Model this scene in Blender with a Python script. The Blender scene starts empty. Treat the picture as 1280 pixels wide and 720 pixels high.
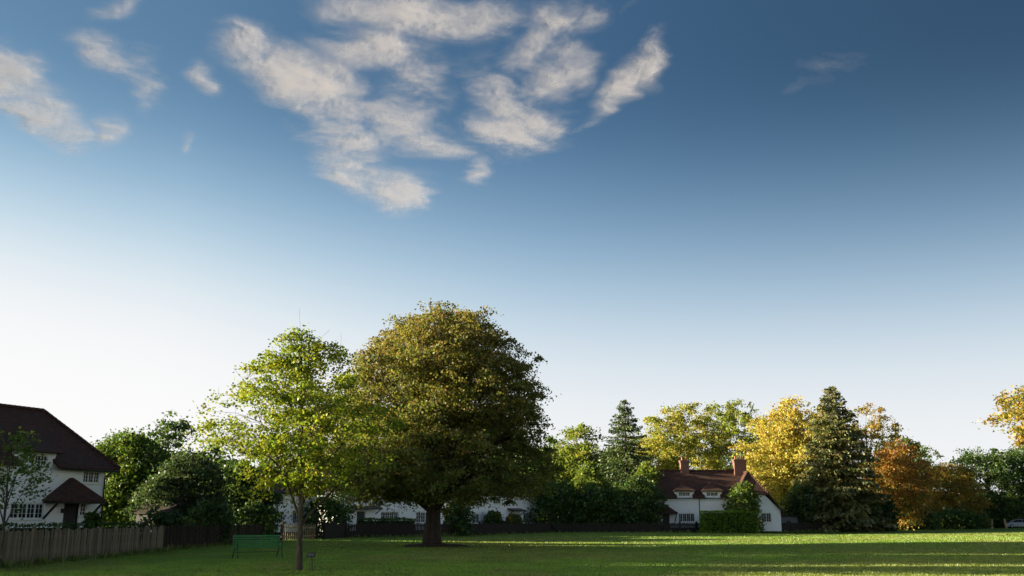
import bpy, bmesh, math, random
import numpy as np
from mathutils import Vector, Matrix
R = math.radians
SC = bpy.context.scene
COL = SC.collection

# ------------------------------------------------------------------ camera
FPX = 1230.0                     # focal length in photo pixels (1280 wide)
EYE = 1.6
PITCH = math.atan(288 / FPX)
cam = bpy.data.cameras.new('camera')
cam.sensor_width = 36.0
cam.lens = 36.0 * FPX / 1280
cam.clip_end = 4000
cam_o = bpy.data.objects.new('camera', cam)
COL.objects.link(cam_o)
cam_o.location = (0, 0, EYE)
cam_o.rotation_euler = (R(90) + PITCH, 0, 0)
SC.camera = cam_o

# ------------------------------------------------------------------ sun direction, exposure
SUN_EL = R(10.0)
SUN_BACK = R(1.0)                # degrees behind the image plane: the sun stands off to the left
TO_SUN = Vector((-math.cos(SUN_EL) * math.cos(SUN_BACK), -math.cos(SUN_EL) * math.sin(SUN_BACK), math.sin(SUN_EL)))
vs = SC.view_settings
vs.view_transform = 'Standard'
vs.look = 'None'
vs.exposure = 2.0
vs.gamma = 1.0
vs.use_curve_mapping = False

# ------------------------------------------------------------------ world: Nishita sky and a thin layer of broken cloud
world = bpy.data.worlds.new('World')
SC.world = world
world.use_nodes = True
W = world.node_tree
W.nodes.clear()


class NT:
    """short-hand for building node trees"""
    def __init__(self, tree):
        self.t = tree

    def n(self, typ, **kw):
        nd = self.t.nodes.new(typ)
        for k, v in kw.items():
            setattr(nd, k, v)
        return nd

    def l(self, a, b):
        self.t.links.new(a, b)

    def put(self, sock, v):
        if hasattr(v, 'is_output') or isinstance(v, bpy.types.NodeSocket):
            self.l(v, sock)
        else:
            sock.default_value = v

    def math(self, op, a, b=None, c=None, clamp=False):
        nd = self.n('ShaderNodeMath', operation=op, use_clamp=clamp)
        self.put(nd.inputs[0], a)
        if b is not None:
            self.put(nd.inputs[1], b)
        if c is not None:
            self.put(nd.inputs[2], c)
        return nd.outputs[0]

    def vmath(self, op, a, b=None, out=0, scale=None):
        nd = self.n('ShaderNodeVectorMath', operation=op)
        self.put(nd.inputs[0], a)
        if b is not None:
            self.put(nd.inputs[1], b)
        if scale is not None:
            self.put(nd.inputs['Scale'], scale)
        return nd.outputs[out]

    def ss(self, v, lo, hi, to0=0.0, to1=1.0, mode='SMOOTHSTEP'):
        nd = self.n('ShaderNodeMapRange', interpolation_type=mode)
        self.put(nd.inputs['Value'], v)
        nd.inputs['From Min'].default_value = lo
        nd.inputs['From Max'].default_value = hi
        nd.inputs['To Min'].default_value = to0
        nd.inputs['To Max'].default_value = to1
        return nd.outputs[0]

    def noise(self, vec, scale, detail=4, rough=0.5, dist=0.0, color=False, dims='3D'):
        nd = self.n('ShaderNodeTexNoise', noise_dimensions=dims)
        if vec is not None:
            self.put(nd.inputs['Vector'], vec)
        nd.inputs['Scale'].default_value = scale
        nd.inputs['Detail'].default_value = detail
        nd.inputs['Roughness'].default_value = rough
        nd.inputs['Distortion'].default_value = dist
        return nd.outputs['Color' if color else 'Fac']

    def mix(self, fac, a, b, mode='MIX'):
        nd = self.n('ShaderNodeMix', data_type='RGBA', blend_type=mode)
        self.put(nd.inputs[0], fac)
        self.put(nd.inputs[6], a if not isinstance(a, tuple) else (*a, 1)[:4])
        self.put(nd.inputs[7], b if not isinstance(b, tuple) else (*b, 1)[:4])
        return nd.outputs[2]

    def ramp(self, fac, stops):
        nd = self.n('ShaderNodeValToRGB')
        self.put(nd.inputs[0], fac)
        e = nd.color_ramp.elements
        while len(e) < len(stops):
            e.new(0.5)
        for el, (p, c) in zip(e, stops):
            el.position = p
            el.color = (*c, 1)[:4]
        return nd.outputs[0]


def pixel_dir(px, py):
    r, u = (px - 640) / FPX, (360 - py) / FPX
    return np.array([r, math.cos(PITCH) - u * math.sin(PITCH), math.sin(PITCH) + u * math.cos(PITCH)])


SKY_STRENGTH = 0.05
HAZE_Z = 0.25
w = NT(W)
geo = w.n('ShaderNodeTexCoord').outputs['Generated']
sky = w.n('ShaderNodeTexSky', sky_type='NISHITA', sun_disc=False)
sky.sun_elevation = SUN_EL
sky.sun_rotation = math.atan2(TO_SUN.x, TO_SUN.y)
sky.altitude = 60
sky.air_density = 1.0
sky.dust_density = 2.5
sky.ozone_density = 1.0
sep0 = w.n('ShaderNodeSeparateXYZ')
w.l(geo, sep0.inputs[0])
# the band of haze along the horizon keeps the colour the sky has a few degrees up
lift = w.n('ShaderNodeCombineXYZ')
w.l(sep0.outputs[0], lift.inputs[0])
w.l(sep0.outputs[1], lift.inputs[1])
zp = w.math('MAXIMUM', sep0.outputs[2], 0.0)
w.l(w.math('SQRT', w.math('MULTIPLY_ADD', zp, zp, HAZE_Z ** 2)), lift.inputs[2])
geo2 = w.vmath('NORMALIZE', lift.outputs[0])
w.l(geo2, sky.inputs['Vector'])
sep = w.n('ShaderNodeSeparateXYZ')
w.l(geo2, sep.inputs[0])
# the photograph's sky is deep and contrasty: a steeper fall-off with height and away from the sun, then an added rise opposite it
zc = w.math('SMOOTH_MIN', sep.outputs[2], 0.46, 0.06)
sd = w.vmath('DOT_PRODUCT', geo, tuple(TO_SUN), out=1)
sunward = w.math('MINIMUM', w.math('MAXIMUM', sd, 0.0), 0.35)
aside = w.math('MINIMUM', w.math('MAXIMUM', w.math('MULTIPLY', sd, -1.0), 0.0), 0.55)
anti_fill = w.math('MAXIMUM', w.math('MULTIPLY_ADD', sd, -1.0, -0.55), 0.0)  # added brightening of the unseen sky opposite the sun, to fill shaded house fronts
band = w.math('MULTIPLY_ADD', zc, -5.0, 0.8)
fall = w.n('ShaderNodeCombineXYZ')
for ch, (k, q, c) in enumerate(((-12.8, 1.1, 5.34), (-9.3, .9, 4.17), (-7.4, .7, 3.57))):
    e = w.math('MULTIPLY_ADD', zc, k, w.math('MULTIPLY_ADD', sunward, q, c + math.log(.06 / .1)))
    e = w.math('MULTIPLY_ADD', aside, band, e)
    w.l(w.math('EXPONENT', w.math('MULTIPLY_ADD', anti_fill, 3.2, e)), fall.inputs[ch])
skyc = w.vmath('MULTIPLY', sky.outputs[0], fall.outputs[0])
# the brightest part of the sky rolls off softly instead of clipping
WHITE = 1.0 / (SKY_STRENGTH * 2 ** 2.0)
roll = w.n('ShaderNodeSeparateXYZ')
w.l(skyc, roll.inputs[0])
soft = w.n('ShaderNodeCombineXYZ')
cap = w.ss(sd, .48, .85, 1.0, .12)          # nearer the sun its glow may go on rising
for ch in range(3):
    r4 = w.math('POWER', w.math('MULTIPLY', w.math('MULTIPLY', roll.outputs[ch], 1.0 / WHITE), cap), 3.0)
    w.l(w.math('DIVIDE', roll.outputs[ch], w.math('POWER', w.math('ADD', r4, 1.0), 1.0 / 3.0)), soft.inputs[ch])
skyc = soft.outputs[0]
bg = w.n('ShaderNodeBackground')
w.l(skyc, bg.inputs[0])
bg.inputs[1].default_value = SKY_STRENGTH
wo = w.n('ShaderNodeOutputWorld')
w.l(bg.outputs[0], wo.inputs[0])

sun = bpy.data.lights.new('sun', 'SUN')
sun.energy = 5.0
sun.angle = R(0.6)
sun.color = (1.0, 0.86, 0.60)
sun_o = bpy.data.objects.new('sun', sun)
COL.objects.link(sun_o)
sun_o.rotation_euler = TO_SUN.to_track_quat('Z', 'Y').to_euler()
SC.cycles.max_bounces = 7
SC.cycles.diffuse_bounces = 3
SC.cycles.transparent_max_bounces = 12

# ------------------------------------------------------------------ helpers
def tag(o, label=None, cat=None, group=None, kind=None):
    for k, v in (('label', label), ('category', cat), ('group', group), ('kind', kind)):
        if v:
            o[k] = v
    return o


def empty(name, loc=(0, 0, 0), rz=0.0):
    o = bpy.data.objects.new(name, None)
    COL.objects.link(o)
    o.location = loc
    o.rotation_euler = (0, 0, rz)
    o.empty_display_size = .2
    return o


def link(name, me, parent=None, loc=None, rot=None):
    o = bpy.data.objects.new(name, me)
    COL.objects.link(o)
    if parent is not None:
        o.parent = parent
    if loc is not None:
        o.location = loc
    if rot is not None:
        o.rotation_euler = rot
    return o


class MB:
    """collects shapes and links them as one mesh object"""
    def __init__(self):
        self.v, self.f, self.s = [], [], []

    def add(self, verts, faces, smooth=False):
        b = len(self.v)
        self.v += [tuple(p) for p in verts]
        self.f += [tuple(i + b for i in f) for f in faces]
        self.s += [smooth] * len(faces)
        return self

    def box(self, x0, x1, y0, y1, z0, z1):
        v = [(x0, y0, z0), (x1, y0, z0), (x1, y1, z0), (x0, y1, z0), (x0, y0, z1), (x1, y0, z1), (x1, y1, z1), (x0, y1, z1)]
        return self.add(v, [(0, 3, 2, 1), (4, 5, 6, 7), (0, 1, 5, 4), (1, 2, 6, 5), (2, 3, 7, 6), (3, 0, 4, 7)])

    def bar(self, a, b, wx, wz, up=(0, 0, 1)):
        a, b = Vector(a), Vector(b)
        d = (b - a).normalized()
        s = d.cross(Vector(up))
        if s.length < 1e-4:
            s = Vector((1, 0, 0))
        s.normalize()
        u = s.cross(d)
        v = []
        for p in (a, b):
            for i, j in ((-1, -1), (1, -1), (1, 1), (-1, 1)):
                v.append(p + s * (wx / 2 * i) + u * (wz / 2 * j))
        return self.add(v, [(3, 2, 1, 0), (4, 5, 6, 7), (0, 1, 5, 4), (1, 2, 6, 5), (2, 3, 7, 6), (3, 0, 4, 7)])

    def tube(self, pts, rad, n=8, cap=True):
        pts = [Vector(p) for p in pts]
        if not hasattr(rad, '__len__'):
            rad = [rad] * len(pts)
        b0, faces, verts = 0, [], []
        ref = Vector((0.31, 0.17, 0.93))
        for i, p in enumerate(pts):
            d = (pts[min(i + 1, len(pts) - 1)] - pts[max(i - 1, 0)]).normalized()
            s = d.cross(ref)
            if s.length < .05:
                s = d.cross(Vector((1, 0, 0)))
            s.normalize()
            u = s.cross(d)
            for k in range(n):
                t = 2 * math.pi * k / n
                verts.append(p + (s * math.cos(t) + u * math.sin(t)) * rad[i])
        for i in range(len(pts) - 1):
            for k in range(n):
                a, b = i * n + k, i * n + (k + 1) % n
                faces.append((a, b, b + n, a + n))
        if cap:
            faces.append(tuple(range(n))[::-1])
            faces.append(tuple(range((len(pts) - 1) * n, len(pts) * n)))
        return self.add(verts, faces, True)

    def prism(self, poly, axis, a, b):
        """poly of 2D points pushed along axis ('x','y','z') from a to b"""
        def p3(p, t):
            return {'y': (p[0], t, p[1]), 'x': (t, p[0], p[1]), 'z': (p[0], p[1], t)}[axis]
        n = len(poly)
        v = [p3(p, a) for p in poly] + [p3(p, b) for p in poly]
        f = [tuple(range(n)), tuple(range(n, 2 * n))[::-1]] + [(i, i + n, (i + 1) % n + n, (i + 1) % n) for i in range(n)]
        return self.add(v, f)

    def slab(self, poly, th):
        """a planar polygon given thickness straight down"""
        n = len(poly)
        v = [tuple(p) for p in poly] + [(p[0], p[1], p[2] - th) for p in poly]
        f = [tuple(range(n)), tuple(range(n, 2 * n))[::-1]] + [(i, i + n, (i + 1) % n + n, (i + 1) % n) for i in range(n)]
        return self.add(v, f)

    def mesh(self, name, mat):
        me = bpy.data.meshes.new(name)
        me.from_pydata(self.v, [], self.f)
        if any(self.s):
            me.polygons.foreach_set('use_smooth', self.s)
        bm = bmesh.new()
        bm.from_mesh(me)
        bmesh.ops.recalc_face_normals(bm, faces=bm.faces)
        bm.to_mesh(me)
        bm.free()
        if mat:
            me.materials.append(mat)
        return me

    def build(self, name, mat, parent=None, loc=None, rot=None):
        return link(name, self.mesh(name, mat), parent, loc, rot)


def quads_mesh(name, co, mat, col=None, nper=4):
    """numpy vertices, nper at a time making one face"""
    n = len(co)
    nf = n // nper
    me = bpy.data.meshes.new(name)
    me.vertices.add(n)
    me.vertices.foreach_set('co', co.astype(np.float32).ravel())
    me.loops.add(n)
    me.loops.foreach_set('vertex_index', np.arange(n, dtype=np.int32))
    me.polygons.add(nf)
    me.polygons.foreach_set('loop_start', np.arange(0, n, nper, dtype=np.int32))
    me.polygons.foreach_set('loop_total', np.full(nf, nper, dtype=np.int32))
    if col is not None:
        at_ = me.attributes.new('tint', 'FLOAT_COLOR', 'POINT')
        at_.data.foreach_set('color', np.column_stack([col, np.ones(n)]).astype(np.float32).ravel())
    me.update(calc_edges=True)
    me.materials.append(mat)
    return me


def m_of(px, Y):
    """metres that px photo pixels span at distance Y"""
    return px * Y / FPX * 1.03


def at(px, py, Y):
    d = pixel_dir(px, py)
    k = Y / d[1]
    return Vector((d[0] * k, Y, EYE + d[2] * k))


# ------------------------------------------------------------------ materials
def new_mat(name):
    m = bpy.data.materials.new(name)
    m.use_nodes = True
    t = NT(m.node_tree)
    b = m.node_tree.nodes['Principled BSDF']
    return m, t, b


def mat_plain(name, col, rough=.7, var=.25, scale=6.0, spec=.3, bump=0.0, metal=0.0, stretch=(1, 1, 1), rnd=0.0):
    m, t, b = new_mat(name)
    co = t.n('ShaderNodeTexCoord').outputs['Object']
    v = t.vmath('MULTIPLY', co, stretch)
    n = t.noise(v, scale, 6, .6)
    lo = tuple(c * (1 - var) for c in col)
    hi = tuple(min(1, c * (1 + var)) for c in col)
    c = t.ramp(n, [(.3, lo), (.7, hi)])
    if rnd:
        c = t.vmath('SCALE', c, scale=t.ss(t.n('ShaderNodeObjectInfo').outputs['Random'], 0, 1, 1 - rnd, 1 + rnd, 'LINEAR'))
    t.l(c, b.inputs['Base Color'])
    b.inputs['Roughness'].default_value = rough
    b.inputs['Metallic'].default_value = metal
    b.inputs['Specular IOR Level'].default_value = spec
    if bump:
        bp = t.n('ShaderNodeBump')
        bp.inputs['Strength'].default_value = bump
        bp.inputs['Distance'].default_value = .02
        t.l(n, bp.inputs['Height'])
        t.l(bp.outputs[0], b.inputs['Normal'])
    return m


def mat_leaf(name, trans=.45, gloss=.06):
    m, t, b = new_mat(name)
    m.node_tree.nodes.remove(b)
    out = m.node_tree.nodes['Material Output']
    c = t.n('ShaderNodeAttribute', attribute_name='tint').outputs['Color']
    d = t.n('ShaderNodeBsdfDiffuse')
    tr = t.n('ShaderNodeBsdfTranslucent')
    gl = t.n('ShaderNodeBsdfGlossy')
    gl.inputs['Roughness'].default_value = .45
    gl.inputs['Color'].default_value = (.8, .85, .9, 1)
    t.l(c, d.inputs['Color'])
    t.l(t.mix(.55, c, t.vmath('MULTIPLY', c, (1.55, 1.5, .7))), tr.inputs['Color'])
    a = t.n('ShaderNodeMixShader')
    a.inputs[0].default_value = trans
    t.l(d.outputs[0], a.inputs[1])
    t.l(tr.outputs[0], a.inputs[2])
    g = t.n('ShaderNodeMixShader')
    g.inputs[0].default_value = gloss
    t.l(a.outputs[0], g.inputs[1])
    t.l(gl.outputs[0], g.inputs[2])
    t.l(g.outputs[0], out.inputs['Surface'])
    return m


def mat_tile(name):
    m, t, b = new_mat(name)
    co = t.n('ShaderNodeTexCoord').outputs['Object']
    s = t.n('ShaderNodeSeparateXYZ')
    t.l(co, s.inputs[0])
    cv = t.n('ShaderNodeCombineXYZ')
    t.l(t.math('ADD', s.outputs[0], s.outputs[1]), cv.inputs[0])
    t.l(t.math('MULTIPLY', s.outputs[2], 1.45), cv.inputs[1])
    br = t.n('ShaderNodeTexBrick')
    t.l(cv.outputs[0], br.inputs['Vector'])
    br.inputs['Scale'].default_value = 1.0
    br.inputs['Brick Width'].default_value = .18
    br.inputs['Row Height'].default_value = .13
    br.inputs['Mortar Size'].default_value = .012
    br.inputs['Mortar Smooth'].default_value = .6
    br.inputs['Color1'].default_value = (.070, .033, .024, 1)
    br.inputs['Color2'].default_value = (.112, .050, .034, 1)
    br.inputs['Mortar'].default_value = (.03, .016, .013, 1)
    n = t.noise(co, 1.1, 6, .65)
    n2 = t.noise(co, 9.0, 4, .6)
    c = t.mix(t.ss(n, .45, .75, 0, .6), br.outputs['Color'], (.055, .045, .035))
    c = t.mix(t.ss(n2, .55, .8, 0, .5), c, (.12, .06, .04))
    t.l(c, b.inputs['Base Color'])
    b.inputs['Roughness'].default_value = .8
    b.inputs['Specular IOR Level'].default_value = .25
    bp = t.n('ShaderNodeBump')
    bp.inputs['Strength'].default_value = .9
    bp.inputs['Distance'].default_value = .03
    t.l(t.math('ADD', br.outputs['Fac'], t.math('MULTIPLY', n2, -1.2)), bp.inputs['Height'])
    bp.invert = True
    t.l(bp.outputs[0], b.inputs['Normal'])
    return m


def mat_brick(name):
    m, t, b = new_mat(name)
    co = t.n('ShaderNodeTexCoord').outputs['Object']
    s = t.n('ShaderNodeSeparateXYZ')
    t.l(co, s.inputs[0])
    cv = t.n('ShaderNodeCombineXYZ')
    t.l(t.math('ADD', s.outputs[0], s.outputs[1]), cv.inputs[0])
    t.l(s.outputs[2], cv.inputs[1])
    br = t.n('ShaderNodeTexBrick')
    t.l(cv.outputs[0], br.inputs['Vector'])
    br.inputs['Scale'].default_value = 1.0
    br.inputs['Brick Width'].default_value = .23
    br.inputs['Row Height'].default_value = .076
    br.inputs['Mortar Size'].default_value = .008
    br.inputs['Color1'].default_value = (.12, .044, .032, 1)
    br.inputs['Color2'].default_value = (.16, .064, .044, 1)
    br.inputs['Mortar'].default_value = (.18, .14, .11, 1)
    t.l(t.mix(t.ss(t.noise(co, 2.5, 5, .6), .5, .8, 0, .6), br.outputs['Color'], (.1, .06, .05)), b.inputs['Base Color'])
    b.inputs['Roughness'].default_value = .85
    return m


def mat_wall(name):
    m, t, b = new_mat(name)
    co = t.n('ShaderNodeTexCoord').outputs['Object']
    s = t.n('ShaderNodeSeparateXYZ')
    t.l(co, s.inputs[0])
    base = t.ramp(t.noise(co, 1.3, 6, .65), [(.3, (.84, .84, .82)), (.7, (.92, .92, .90))])
    # rain streaks and dirt that the weather has left on the roughcast
    streak = t.noise(t.vmath('MULTIPLY', co, (5, 5, .5)), 1.0, 5, .6)
    c = t.mix(t.ss(streak, .55, .8, 0, .3), base, (.58, .57, .52))
    t.l(c, b.inputs['Base Color'])
    b.inputs['Roughness'].default_value = .9
    b.inputs['Specular IOR Level'].default_value = .15
    bp = t.n('ShaderNodeBump')
    bp.inputs['Strength'].default_value = .5
    bp.inputs['Distance'].default_value = .01
    t.l(t.noise(co, 45, 4, .7), bp.inputs['Height'])
    t.l(bp.outputs[0], b.inputs['Normal'])
    return m


def mat_glass(name):
    m, t, b = new_mat(name)
    co = t.n('ShaderNodeTexCoord').outputs['Object']
    t.l(t.ramp(t.noise(co, 1.7, 3, .5), [(.4, (.008, .009, .010)), (.75, (.035, .036, .036))]), b.inputs['Base Color'])
    b.inputs['Roughness'].default_value = .10
    b.inputs['Specular IOR Level'].default_value = .22
    bp = t.n('ShaderNodeBump')
    bp.inputs['Strength'].default_value = .15
    bp.inputs['Distance'].default_value = .02
    t.l(t.noise(co, 3.0, 2, .5), bp.inputs['Height'])
    t.l(bp.outputs[0], b.inputs['Normal'])
    return m


def mat_bark(name, a, b_, scale=1.0):
    m, t, b = new_mat(name)
    co = t.n('ShaderNodeTexCoord').outputs['Object']
    v = t.vmath('MULTIPLY', co, (7 * scale, 7 * scale, 1.6 * scale))
    n = t.noise(v, 1.0, 7, .65, .4)
    t.l(t.ramp(n, [(.3, a), (.7, b_)]), b.inputs['Base Color'])
    b.inputs['Roughness'].default_value = .9
    b.inputs['Specular IOR Level'].default_value = .2
    bp = t.n('ShaderNodeBump')
    bp.inputs['Strength'].default_value = .8
    bp.inputs['Distance'].default_value = .04
    t.l(n, bp.inputs['Height'])
    t.l(bp.outputs[0], b.inputs['Normal'])
    return m


def mat_lawn(name):
    m, t, b = new_mat(name)
    co = t.n('ShaderNodeTexCoord').outputs['Object']
    big = t.noise(co, .09, 5, .6, .3)
    mid = t.noise(co, .55, 5, .6)
    fine = t.noise(t.vmath('MULTIPLY', co, (1, 1, 1)), 9.0, 6, .7)
    c = t.ramp(mid, [(.3, (.085, .155, .013)), (.55, (.115, .195, .017)), (.75, (.14, .22, .022))])
    c = t.mix(t.ss(big, .48, .68, 0, .75), c, (.165, .165, .045))
    c = t.mix(t.ss(t.noise(co, .26, 4, .55), .62, .74, 0, .6), c, (.13, .115, .05))
    c = t.mix(t.ss(fine, .35, .75, .55, 0), c, (.050, .088, .016))
    t.l(c, b.inputs['Base Color'])
    b.inputs['Roughness'].default_value = .85
    b.inputs['Specular IOR Level'].default_value = .1
    bp = t.n('ShaderNodeBump')
    bp.inputs['Strength'].default_value = .7
    bp.inputs['Distance'].default_value = .05
    t.l(fine, bp.inputs['Height'])
    t.l(bp.outputs[0], b.inputs['Normal'])
    return m


M = dict(
    leaf=mat_leaf('leaf', .45, .025), needle=mat_leaf('needle', .15, .04), dry_leaf=mat_leaf('dry leaf', .5, .03), blade=mat_leaf('grass blade', .4, .04),
    tile=mat_tile('roof tile'), brick=mat_brick('chimney brick'), wall=mat_wall('white roughcast'), glass=mat_glass('window glass'),
    white=mat_plain('white paint', (.74, .74, .71), .5, .08), black=mat_plain('black paint', (.012, .012, .013), .45, .3),
    pot=mat_plain('terracotta', (.34, .14, .08), .8, .25), dark_green=mat_plain('dark green paint', (.012, .03, .022), .45, .25),
    bench=mat_plain('bench green paint', (.045, .19, .045), .5, .3, 9.0, .35),
    iron=mat_plain('cast iron', (.014, .045, .018), .5, .3),
    bark=mat_bark('bark', (.016, .012, .009), (.070, .054, .040)), bark_young=mat_bark('young bark', (.035, .028, .020), (.10, .082, .058), 1.8),
    bark_pale=mat_bark('pale bark', (.10, .080, .058), (.24, .20, .15)),
    board=mat_plain('weathered board', (.155, .128, .090), .85, .42, 3.0, .2, .5, stretch=(6, 6, .8), rnd=.3),
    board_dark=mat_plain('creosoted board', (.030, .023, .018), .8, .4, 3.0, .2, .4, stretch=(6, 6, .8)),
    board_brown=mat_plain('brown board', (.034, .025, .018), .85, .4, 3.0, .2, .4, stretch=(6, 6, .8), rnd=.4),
    picket=mat_plain('pale picket', (.32, .24, .13), .8, .3, 3.0, .2, .3, stretch=(6, 6, .8)),
    lawn=mat_lawn('lawn'), soil=mat_plain('bare soil', (.050, .036, .024), .95, .45, 2.5, .1, .8),
    steel=mat_plain('sign plate', (.02, .02, .02), .5, .2), plate=mat_plain('plaque face', (.09, .09, .085), .5, .15),
    tyre=mat_plain('tyre rubber', (.015, .015, .015), .8, .2), rim=mat_plain('wheel rim', (.35, .36, .38), .35, .1, metal=.8),
    car=mat_plain('silver car paint', (.22, .25, .28), .25, .05, spec=.6), lamp=mat_plain('headlamp glass', (.6, .62, .62), .12, .1),
    grey=mat_plain('grey weatherboard', (.16, .16, .16), .8, .25, 4, .2, .3, stretch=(1, 1, 6)),
)

# ------------------------------------------------------------------ clouds: a broken, lumpy layer high over the green
def vnoise(x, y, seed):
    tab = np.random.RandomState(seed).rand(256, 256)
    xi, yi = np.floor(x).astype(int), np.floor(y).astype(int)
    fx, fy = x - xi, y - yi
    fx, fy = fx * fx * fx * (fx * (fx * 6 - 15) + 10), fy * fy * fy * (fy * (fy * 6 - 15) + 10)
    a, b = tab[xi % 256, yi % 256], tab[(xi + 1) % 256, yi % 256]
    c, d = tab[xi % 256, (yi + 1) % 256], tab[(xi + 1) % 256, (yi + 1) % 256]
    return (a * (1 - fx) + b * fx) * (1 - fy) + (c * (1 - fx) + d * fx) * fy


def fbm(x, y, seed, octv=5, gain=.5):
    s, a, t = 0, 1.0, 0.0
    for o in range(octv):
        s = s + a * vnoise(x * 2 ** o + 13.7 * o, y * 2 ** o + 7.1 * o, seed + o)
        t += a
        a *= gain
    return s / t


def smooth(v, lo, hi):
    t = np.clip((v - lo) / (hi - lo), 0, 1)
    return t * t * (3 - 2 * t)


def layer_pt(px, py):
    d = pixel_dir(px, py)
    return np.array([d[0] / d[2], d[1] / d[2]])


def make_clouds():
    ALT = 420.0
    # sight line to the middle of a bank (photo pixels), half length, half width, tilt, weight
    banks = [
        (20, 105, 60, 40, 40, 1.05), (70, 150, 66, 34, 40, 1.05), (100, 178, 40, 26, 30, .9), (140, 172, 30, 26, 60, .7),
        (140, 72, 56, 32, 30, .95), (178, 95, 40, 36, 60, .9), (165, 125, 30, 14, 50, .6), (253, 98, 24, 20, 35, .85), (150, 4, 48, 18, -8, .8),
        (310, 58, 52, 36, 20, .95), (370, 92, 74, 40, 22, 1.1), (410, 110, 70, 44, 10, 1.1), (440, 160, 70, 52, 45, 1.05), (448, 205, 60, 34, 40, 1.05),
        (505, 242, 40, 24, 10, 1.0), (540, 172, 44, 26, -10, .95), (505, 150, 56, 44, 0, .95), (530, 8, 130, 34, 4, 1.05), (470, 50, 90, 42, 0, .85), (530, 90, 60, 44, 0, .82),
        (625, 112, 60, 36, 50, .95), (645, 160, 64, 40, -15, 1.05), (688, 85, 66, 44, -50, .75), (725, 78, 36, 32, -60, .8), (660, 60, 60, 34, -40, .8),
        (775, 110, 62, 19, -38, .95), (822, 80, 46, 22, -48, .95), (722, 156, 40, 8, -25, .55), (760, 15, 50, 26, -20, .7), (812, 15, 30, 13, -30, .55),
        (1040, 84, 70, 22, -20, .24), (990, 108, 44, 13, -38, .22), (578, 212, 24, 18, 60, .7), (245, 180, 20, 10, 60, .55), (700, 15, 70, 30, -15, .7),
        (-140, 60, 110, 60, 30, 1.0), (-300, 150, 90, 36, 25, .9), (420, -160, 220, 90, 10, 1.0), (0, -200, 150, 80, 20, .9), (800, -220, 140, 40, -40, .7),
        (1500, 60, 90, 22, -25, .6),
    ]
    az = np.radians(np.arange(-50, 46, .085))
    el = np.radians(np.arange(14.5, 46, .085))
    A, E = np.meshgrid(az, el)
    U, V = np.sin(A) / np.tan(E), np.cos(A) / np.tan(E)
    wx = (fbm(U * 2.2, V * 2.2, 11, 4) - .5) * .42 + (fbm(U * 9, V * 9, 15, 3) - .5) * .10
    wy = (fbm(U * 2.2, V * 2.2, 21, 4) - .5) * .42 + (fbm(U * 9, V * 9, 25, 3) - .5) * .10
    X, Y = U + wx * .45, V + wy * .45
    tot = np.zeros_like(U)
    for (cx, cy, a, b, ang, wt) in banks:
        c0 = layer_pt(cx, cy)
        J = np.column_stack([layer_pt(cx + 1, cy) - c0, layer_pt(cx, cy + 1) - c0])
        t = R(ang)
        Mi = np.linalg.inv(J @ np.array([[math.cos(t), -math.sin(t)], [math.sin(t), math.cos(t)]]) @ np.diag([a, b]) * 1.2)
        qx, qy = Mi[0, 0] * (X - c0[0]) + Mi[0, 1] * (Y - c0[1]), Mi[1, 0] * (X - c0[0]) + Mi[1, 1] * (Y - c0[1])
        tot = np.maximum(tot, wt * smooth(-np.sqrt(qx * qx + qy * qy), -1.35, 0.0))
    ca, sa = math.cos(R(38)), math.sin(R(38))
    rx, ry = (X * ca - Y * sa) * 2.2, (X * sa + Y * ca) * 1.3
    n1 = fbm(rx * 3.4, ry * 3.4, 31, 8, .64)
    n2 = fbm(X * 19, Y * 19, 41, 5, .62)
    nn = .62 * n1 + .38 * n2 - .5
    dens = tot * 1.2 + nn * 2.65
    alpha = (smooth(dens, .15, 2.1) * .8 + smooth(dens, -.2, 1.2) * .2) * smooth(tot, .0, .7) * .82
    lump = smooth(dens, .35, 1.6)
    bulk = fbm(X * 8, Y * 8, 51, 4, .5)
    Z = ALT - 0.8 * lump * (.4 + bulk)
    co = np.stack([U * ALT, V * ALT, Z], -1)
    ny, nx = U.shape
    idx = np.arange(ny * nx).reshape(ny, nx)
    q = np.stack([idx[:-1, :-1], idx[:-1, 1:], idx[1:, 1:], idx[1:, :-1]], -1).reshape(-1, 4)
    al = alpha.ravel()
    q = q[al[q].max(1) > .012]
    used = np.unique(q)
    re = np.full(ny * nx, -1)
    re[used] = np.arange(len(used))
    q = re[q]
    me = bpy.data.meshes.new('clouds')
    me.vertices.add(len(used))
    me.vertices.foreach_set('co', co.reshape(-1, 3)[used].astype(np.float32).ravel())
    me.loops.add(q.size)
    me.loops.foreach_set('vertex_index', q.astype(np.int32).ravel())
    me.polygons.add(len(q))
    me.polygons.foreach_set('loop_start', np.arange(0, q.size, 4, dtype=np.int32))
    me.polygons.foreach_set('loop_total', np.full(len(q), 4, dtype=np.int32))
    me.polygons.foreach_set('use_smooth', np.ones(len(q), dtype=bool))
    a_ = me.attributes.new('vapour', 'FLOAT', 'POINT')
    a_.data.foreach_set('value', al[used].astype(np.float32))
    me.update(calc_edges=True)
    m = bpy.data.materials.new('cloud vapour')
    m.use_nodes = True
    t = NT(m.node_tree)
    m.node_tree.nodes.remove(m.node_tree.nodes['Principled BSDF'])
    out = m.node_tree.nodes['Material Output']
    dn = t.n('ShaderNodeAttribute', attribute_name='vapour').outputs['Fac']
    gn = t.n('ShaderNodeNewGeometry').outputs['Normal']
    # vapour scatters nearly alike in every direction, so its shading normal leans towards the light
    nrm = t.vmath('NORMALIZE', t.vmath('ADD', t.vmath('SCALE', gn, scale=CLOUD_N), tuple(TO_SUN)))
    df = t.n('ShaderNodeBsdfDiffuse')
    df.inputs['Color'].default_value = (.29, .29, .335, 1)
    t.l(nrm, df.inputs['Normal'])
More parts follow.
